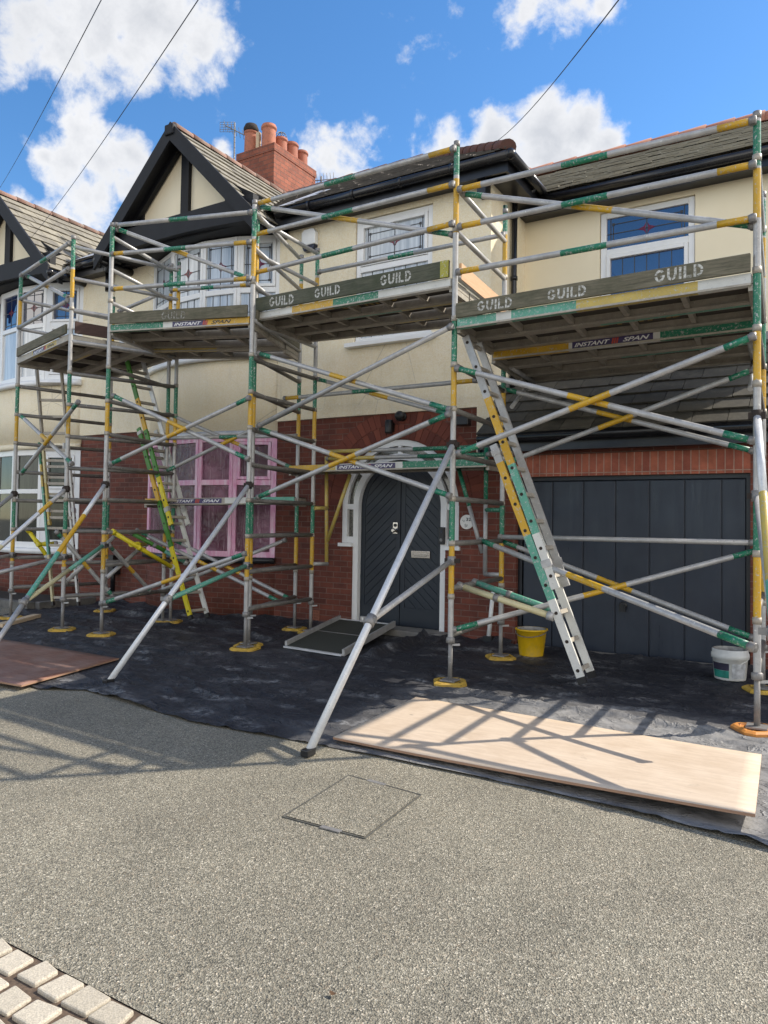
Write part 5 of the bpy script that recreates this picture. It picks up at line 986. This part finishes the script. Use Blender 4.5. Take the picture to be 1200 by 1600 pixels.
o = slab('plywood_sheet', [(-10.6, 6.10), (-7.58, 6.20), (-7.10, 4.60), (-10.2, 4.45)], .018, lambda s, t: .03 + .03 * (1 - s) * t + .015 * s * (1 - t), 'brown_ply', 'ply_edge'); tag(o, 'reddish brown plywood sheet lying at the left edge of the membrane', 'plywood')
t = thing('wheelchair_ramp', 'folding grey aluminium access ramp leading up to the front door', 'ramp', (-6.2, 9.1, 0))
A, B, Cc, Dd = V((-6.49, 8.14, .03)), V((-5.47, 8.06, .03)), V((-5.86, 10.05, .16)), V((-6.92, 10.08, .16))
m = MB(); m.prism([(0, 0), (1, 0), (1, 1), (0, 1)], lambda s_, q: A.lerp(B, s_).lerp(Dd.lerp(Cc, s_), q) + V((0, 0, .025)), lambda s_, q: A.lerp(B, s_).lerp(Dd.lerp(Cc, s_), q), 'ramp_grit'); m.build('ramp_surface', t)
for p, q in ((A, Dd), (B, Cc)): m = MB(); m.beam(p + V((0, 0, .04)), q + V((0, 0, .04)), .035, .09, 'alu'); m.build('side_rail', t)
m = MB(); m.beam(A + V((0, -.02, .012)), B + V((0, -.02, .012)), .07, .022, 'alu_bright'); m.build('edge_strip', t); m = MB(); m.beam(Dd + V((0, 0, .02)), Cc + V((0, 0, .02)), .06, .03, 'alu_bright'); m.build('edge_strip', t); m = MB(); m.beam(A.lerp(Dd, .52) + V((0, 0, .0285)), B.lerp(Cc, .52) + V((0, 0, .0285)), .02, .006, 'jack_steel'); m.build('hinge_strip', t)
t = thing('inspection_cover', 'recessed square inspection cover in the gravel drive', 'manhole', (-2.58, 3.97, 0))
Q = [V((-2.915, 4.392, 0)), V((-2.308, 4.343, 0)), V((-2.259, 3.579, 0)), V((-2.839, 3.564, 0))]; m = MB()
cen = sum(Q, V()) / 4; q2 = [cen + (p - cen) * .965 for p in Q]; k = len(m.v); m.v += [p + V((0, 0, .007)) for p in q2]; m.face((k + 3, k + 2, k + 1, k), 'resin_gravel'); m.build('infill_tray', t)
m = MB()
for i in range(4): m.beam(Q[i] + V((0, 0, .004)), Q[(i + 1) % 4] + V((0, 0, .004)), .009, .006, 'frame_grey')
for a_, b_ in ((0, 1), (2, 3)): p = Q[a_].lerp(Q[b_], .28); q = Q[a_].lerp(Q[b_], .52); m.beam(p + V((0, 0, .006)), q + V((0, 0, .006)), .034, .006, 'jack_steel')
m.build('frame', t)
m = MB(); m.beam((-11.3, 6.9, .05), (-11.95, 8.0, .05), .14, .06, 'batten_wood'); tag(m.build('timber_offcut', None, (-11.6, 7.4, 0), bevel=.004), 'short pale timber board lying on the membrane at the far left', 'timber')
t = thing('plastic_pipe', 'short white pipe stood upright against the brick between door and garage', 'pipe', (-4.31, 10.2, 0)); m = MB(); m.tube((-4.31, 10.16, .12), (-4.29, 10.26, .78), .032, 'white_plastic', 12); m.tube((-4.29, 10.26, .70), (-4.289, 10.268, .76), .042, 'white_plastic', 12); m.build('pipe_body', t); m = MB(); m.box(-4.38, -4.24, 10.1, 10.22, .02, .14, 'black_plastic'); m.build('gully_boot', t, bevel=.008)
# setts let into the edge of the drive
rs2 = random.Random(11); k = 0
places = ['at its top left end', 'second along', 'third along', 'fourth along', 'fifth along', 'sixth along', 'seventh along', 'eighth along']
for r_ in range(3):
    for c_ in range(8):
        u0 = -3.171 + .1495 * c_ + (.062 if r_ % 2 else 0); v1 = 1.888 - .146 * r_
        if u0 + .13 < -3.05 + .25 * r_ or u0 > -2.05: continue
        m = MB(); j = lambda: rs2.uniform(-.012, .012); wq, hq = .118, .112
        pts = [(u0 + j(), v1 - hq + j()), (u0 + wq + j(), v1 - hq + j()), (u0 + wq + j(), v1 + j()), (u0 + j(), v1 + j())]; zt_ = .010 + rs2.uniform(-.003, .004)
        m.prism(pts, lambda x, y: (x, y, zt_), lambda x, y: (x, y, -.06), 'sett_stone', rs2.random())
        o = m.build('granite_sett', None, (u0 + .066, v1 - .06, 0), bevel=.006)
        tag(o, 'pale granite sett, %s of the edging, %s' % (('row beside the gravel', 'middle row', 'outer row')[r_], places[c_]), 'paving sett', 'granite setts edging the drive')

m = MB(); n = 8; lf = V((-1.612, 2.346, .012)); k = len(m.v); m.v.append(lf)
for i in range(n): t_ = 2 * math.pi * i / n; m.v.append(lf + V((.016 * math.cos(t_), .010 * math.sin(t_), .004 * math.cos(2 * t_) + .004)))
for i in range(n): m.face((k, k + 1 + i, k + 1 + (i + 1) % n), 'brown_leaf', True)
tag(m.build('dead_leaf', None, tuple(lf), fix=False), 'small curled brown leaf lying alone on the gravel', 'leaf')
# ------------------------------------------------------------------ ground
m = MB(); m.quad((-400, -400, -.06), (400, -400, -.06), (400, 400, -.06), (-400, 400, -.06), 'tarmac'); structure(m.build('ground', fix=False))
m = MB(); E_ = [(-3.3, -8), (-3.3, 1.9), (14, 1.9), (14, -8)]
m.quad((-24, 1.9, 0), (14, 1.9, 0), (14, 10.32, 0), (-24, 10.32, 0), 'resin_gravel'); m.quad((-1.98, -8, 0), (14, -8, 0), (14, 1.9, 0), (-1.98, 1.9, 0), 'resin_gravel'); structure(m.build('driveway', fix=False))
m = MB(); m.quad((-24, -8, -.004), (-1.98, -8, -.004), (-1.98, 1.9, -.004), (-24, 1.9, -.004), 'joint_mortar'); structure(m.build('paving', fix=False))
front = [(-13.1, 8.4), (-12.3, 7.3), (-10.6, 6.0), (-8.2, 4.9), (-7.0, 4.74), (-6.6, 4.98), (-4.8, 4.735), (-3.45, 4.84), (-1.8, 4.86), (-.6, 4.76), (.4, 4.6), (3., 4.8)]
def fr(u):
    for (a, b), (c_, d_) in zip(front[:-1], front[1:]):
        if a <= u <= c_: return b + (d_ - b) * (u - a) / (c_ - a)
    return front[-1][1]
def back(u):
    y = 10.25
    if -11.83 < u < -8.5: y = min(y, 10.3 - math.sqrt(max(0, bow.R ** 2 - (u - bow.cx) ** 2)) + (bow.R - bow.sag) - .03)
    if -7.0 < u < -4.95: y = 9.98
    if -3.95 < u < -.85: y = 10.12 + .03 * math.sin(u * 5)
    return y
def dist_in(u, v, x0, x1, y0, y1): return min(u - x0, x1 - u, v - y0, y1 - v)
creases = [((-3.6, 7.1), (3., 6.9), .045, .035), ((-3.8, 7.6), (3, 7.95), .03, .02), ((-6.8, 8.2), (-4.2, 6.9), .03, .03), ((-8.3, 8.9), (-6.9, 8.5), .06, .05), ((-9.5, 6.6), (-7., 7.1), .03, .03), ((-6.3, 6.6), (-4.6, 5.2), .02, .03), ((-12, 8.3), (-9.4, 8.7), .05, .05), ((-7.3, 9.4), (-6.9, 8.7), .06, .06), ((-11.2, 9.2), (-8.6, 9.3), .09, .09), ((-5.3, 9.9), (-5.15, 8.3), .12, .10), ((-4.9, 9.3), (-3.9, 9.6), .04, .05), ((-.3, 6.2), (-.2, 4.8), .12, .06), ((-.1, 5.9), (.6, 5.2), .1, .05)]
def mz(u, v):
    p = V((u, v, 0)); z = .012 + .010 * (noise.fractal(p * 1.3, 1., 2., 4) + .3) + .022 * max(0, 1 - abs(noise.noise(V((u * .9 + .4 * v, v * 1.7, 3.)))) * 14) + .014 * max(0, 1 - abs(noise.noise(V((u * 2.2, v * 2.9 + u, 7.)))) * 11) + .006 * max(0, 1 - abs(noise.noise(V((u * 4.7 - v, v * 5.1 + u, 9.)))) * 8) + .006 * noise.noise(p * 7)
    for (a, b), (c_, d_), h, w in creases:
        dx, dy = c_ - a, d_ - b; L2 = dx * dx + dy * dy; s_ = max(0, min(1, ((u - a) * dx + (v - b) * dy) / L2)); wob = .08 * noise.noise(V((u * 1.6, v * 1.6, 11.)))
        dd = math.hypot(u - a - dx * s_, v - b - dy * s_ + wob); z += h * math.exp(-(dd / w) ** 2)
    e = back(u) - v
    if e < .45: z += .07 * (1 - e / .45) ** 2 * (1 + .8 * noise.noise(V((u * 2.5, 0, 5.))))
    for (x0, x1, y0, y1) in ((-3.55, -.33, 4.83, 6.52), (-10.7, -7.05, 4.4, 6.25), (-6.95, -5.45, 8.05, 10.1)):
        q = dist_in(u, v, x0, x1, y0, y1)
        if q > -.15: z = min(z, .018 + max(0, -q) * .4)
    for p_ in PT.values():
        dd = math.hypot(u - p_[0], v - p_[1])
        if dd < .42: z = min(z, .012 + max(0, dd - .26) * .5)
    return max(z, .007)
m = MB(); nu, nv = 420, 160; us = [-13.1 + 16.1 * i / nu for i in range(nu + 1)]
for i, u in enumerate(us):
    f0 = fr(u) + .010 * noise.noise(V((u * 3, 0, 0))); b0 = back(u)
    for j in range(nv + 1): v = f0 + (b0 - f0) * j / nv; m.v.append(V((u, v, mz(u, v))))
for i in range(nu):
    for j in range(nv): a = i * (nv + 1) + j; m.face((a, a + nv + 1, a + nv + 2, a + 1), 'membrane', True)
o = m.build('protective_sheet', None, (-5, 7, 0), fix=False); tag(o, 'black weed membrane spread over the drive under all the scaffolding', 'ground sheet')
# planted strip and kerb at the neighbour's side
m = MB(); m.box(-18, -13.12, 8.72, 10.0, -.05, .09, 'soil'); structure(m.build('flower_bed'))
m = MB(); m.box(-18, -13.1, 8.55, 8.715, -.05, .15, 'kerb_stone'); m.box(-13.115, -12.97, 8.72, 10.0, -.05, .15, 'kerb_stone'); tag(m.build('kerb', None, (-13.1, 8.6, 0), bevel=.01), 'low stone kerb edging the planting strip under the neighbour window', 'kerb')

# ------------------------------------------------------------------ sky, sun, camera
SUN_EL = math.radians(41.); sun_h = V((1, 1, 0)).normalized()
wd = bpy.data.worlds.new('World'); sc.world = wd; wd.use_nodes = True; nt = wd.node_tree; nt.nodes.clear()
N = lambda ty, **kw: (lambda nd: ([setattr(nd, k, v) for k, v in kw.items()], nd)[1])(nt.nodes.new(ty))
def lk(a, b): nt.links.new(a, b)
def mth(op, a, b=None, c=None, clamp=False):
    nd = N('ShaderNodeMath', operation=op); nd.use_clamp = clamp
    for i, x in enumerate((a, b, c)):
        if x is None: continue
        if hasattr(x, 'links'): lk(x, nd.inputs[i])
        else: nd.inputs[i].default_value = x
    return nd.outputs[0]
sky = N('ShaderNodeTexSky', sky_type='NISHITA'); sky.sun_disc = False; sky.sun_elevation = SUN_EL; sky.sun_rotation = math.radians(45.); sky.altitude = 100; sky.air_density = 1.0; sky.dust_density = .2; sky.ozone_density = 3.0
tc = N('ShaderNodeTexCoord'); dirv = tc.outputs['Generated']
def wnoise(scale, detail, rough, dist=0.):
    nd = N('ShaderNodeTexNoise'); nd.inputs['Scale'].default_value = scale; nd.inputs['Detail'].default_value = detail; nd.inputs['Roughness'].default_value = rough; nd.inputs['Distortion'].default_value = dist; lk(dirv, nd.inputs['Vector']); return nd
n1 = mth('ADD', mth('MULTIPLY', wnoise(12., 9, .6, .3).outputs['Fac'], .6), mth('ADD', mth('MULTIPLY', wnoise(34., 8, .6, .2).outputs['Fac'], .3), mth('MULTIPLY', wnoise(95., 6, .6, .2).outputs['Fac'], .1))); n2 = wnoise(7., 7, .6).outputs['Fac']; n3 = wnoise(2.6, 8, .6).outputs['Fac']
m_ = None; low = None
for (x, y, z, r, s_) in CLOUDS:
    vd = N('ShaderNodeVectorMath', operation='DISTANCE'); lk(dirv, vd.inputs[0]); vd.inputs[1].default_value = (x, y, z)
    k = mth('MULTIPLY', mth('SUBTRACT', 1., mth('DIVIDE', vd.outputs['Value'], r * 1.3)), s_)
    m_ = k if m_ is None else mth('SMOOTH_MAX', m_, k, .25)
sep = N('ShaderNodeSeparateXYZ'); lk(dirv, sep.inputs[0])
den = mth('ADD', m_, mth('MULTIPLY', mth('SUBTRACT', n1, .5), 3.3))
behind = mth('MULTIPLY', mth('SUBTRACT', n3, .34), 5., clamp=True)      # unseen cloud behind the camera, added to fill the shaded house front
vdot = N('ShaderNodeVectorMath', operation='DOT_PRODUCT'); lk(dirv, vdot.inputs[0]); vdot.inputs[1].default_value = (-.518, .855, .031)
behind = mth('MULTIPLY', behind, mth('MULTIPLY_ADD', vdot.outputs['Value'], -4., 1.0, clamp=True)); behind = mth('MULTIPLY', behind, mth('MULTIPLY_ADD', sep.outputs[2], -2.2, 2.0, clamp=True))
mr = N('ShaderNodeMapRange', interpolation_type='SMOOTHSTEP'); lk(den, mr.inputs[0]); mr.inputs[1].default_value = .10; mr.inputs[2].default_value = .70
gap = N('ShaderNodeVectorMath', operation='DISTANCE'); lk(dirv, gap.inputs[0]); gap.inputs[1].default_value = (-.16, -.90, .40)
behind = mth('MULTIPLY', behind, mth('MULTIPLY_ADD', gap.outputs['Value'], 6., -1.6, clamp=True))  # opening shaped in the added cloud so the garage window reflects blue
alpha = mth('MAXIMUM', mth('MULTIPLY', mr.outputs[0], .97), behind)
cl = N('ShaderNodeValToRGB'); cl.color_ramp.elements[0].position = .25; cl.color_ramp.elements[0].color = (4.9, 4.9, 4.95, 1); cl.color_ramp.elements[1].position = .62; cl.color_ramp.elements[1].color = (3.2, 3.3, 3.5, 1)
dm = mth('ADD', mth('MULTIPLY', den, .34), mth('MULTIPLY', n2, .35)); lk(dm, cl.inputs[0])
mx = N('ShaderNodeMix', data_type='RGBA'); lk(alpha, mx.inputs[0]); 
hs = N('ShaderNodeHueSaturation'); hs.inputs['Saturation'].default_value = 1.22; lk(sky.outputs[0], hs.inputs['Color']); lk(hs.outputs[0], mx.inputs[6])
far = N('ShaderNodeMix', data_type='RGBA'); lk(mth('MULTIPLY_ADD', vdot.outputs['Value'], -3., .6, clamp=True), far.inputs[0]); lk(cl.outputs[0], far.inputs[6]); far.inputs[7].default_value = (10.8, 10.2, 9.2, 1); lk(far.outputs[2], mx.inputs[7])  # added cloud behind the camera boosted to brighten the shaded walls
bg = N('ShaderNodeBackground'); lk(mx.outputs[2], bg.inputs[0]); bg.inputs[1].default_value = .125
wo = N('ShaderNodeOutputWorld'); lk(bg.outputs[0], wo.inputs[0])
sl_ = bpy.data.lights.new('sun', 'SUN'); sl_.energy = 3.6; sl_.angle = math.radians(.53); sl_.color = (1., .92, .80); so = bpy.data.objects.new('sun', sl_); col.objects.link(so)
sd = sun_h * math.cos(SUN_EL) + V((0, 0, math.sin(SUN_EL))); so.rotation_euler = sd.to_track_quat('Z', 'Y').to_euler(); so.location = (20, 20, 30)
cd = bpy.data.cameras.new('camera'); co = bpy.data.objects.new('camera', cd); col.objects.link(co); sc.camera = co
cd.sensor_fit = 'VERTICAL'; cd.sensor_height = 32; cd.sensor_width = 24; cd.lens = 32 * 1150 / 1600; cd.shift_y = -21 / 1600; cd.clip_start = .05; cd.clip_end = 3000
th_, ph, rl = math.radians(58.8), math.radians(1.8), .0158
Dh = V((-math.cos(th_), math.sin(th_), 0)); R0 = V((math.sin(th_), math.cos(th_), 0)); Z = V((0, 0, 1)); Fw = Dh * math.cos(ph) + Z * math.sin(ph); U0 = -Dh * math.sin(ph) + Z * math.cos(ph)
Rt = R0 * math.cos(rl) + U0 * math.sin(rl); Up = -R0 * math.sin(rl) + U0 * math.cos(rl)
co.matrix_world = Matrix(((Rt.x, Up.x, -Fw.x, 0), (Rt.y, Up.y, -Fw.y, 0), (Rt.z, Up.z, -Fw.z, 1.8 * S), (0, 0, 0, 1)))
sc.view_settings.view_transform = 'Standard'; sc.view_settings.look = 'None'; sc.view_settings.exposure = .78; sc.view_settings.gamma = 1
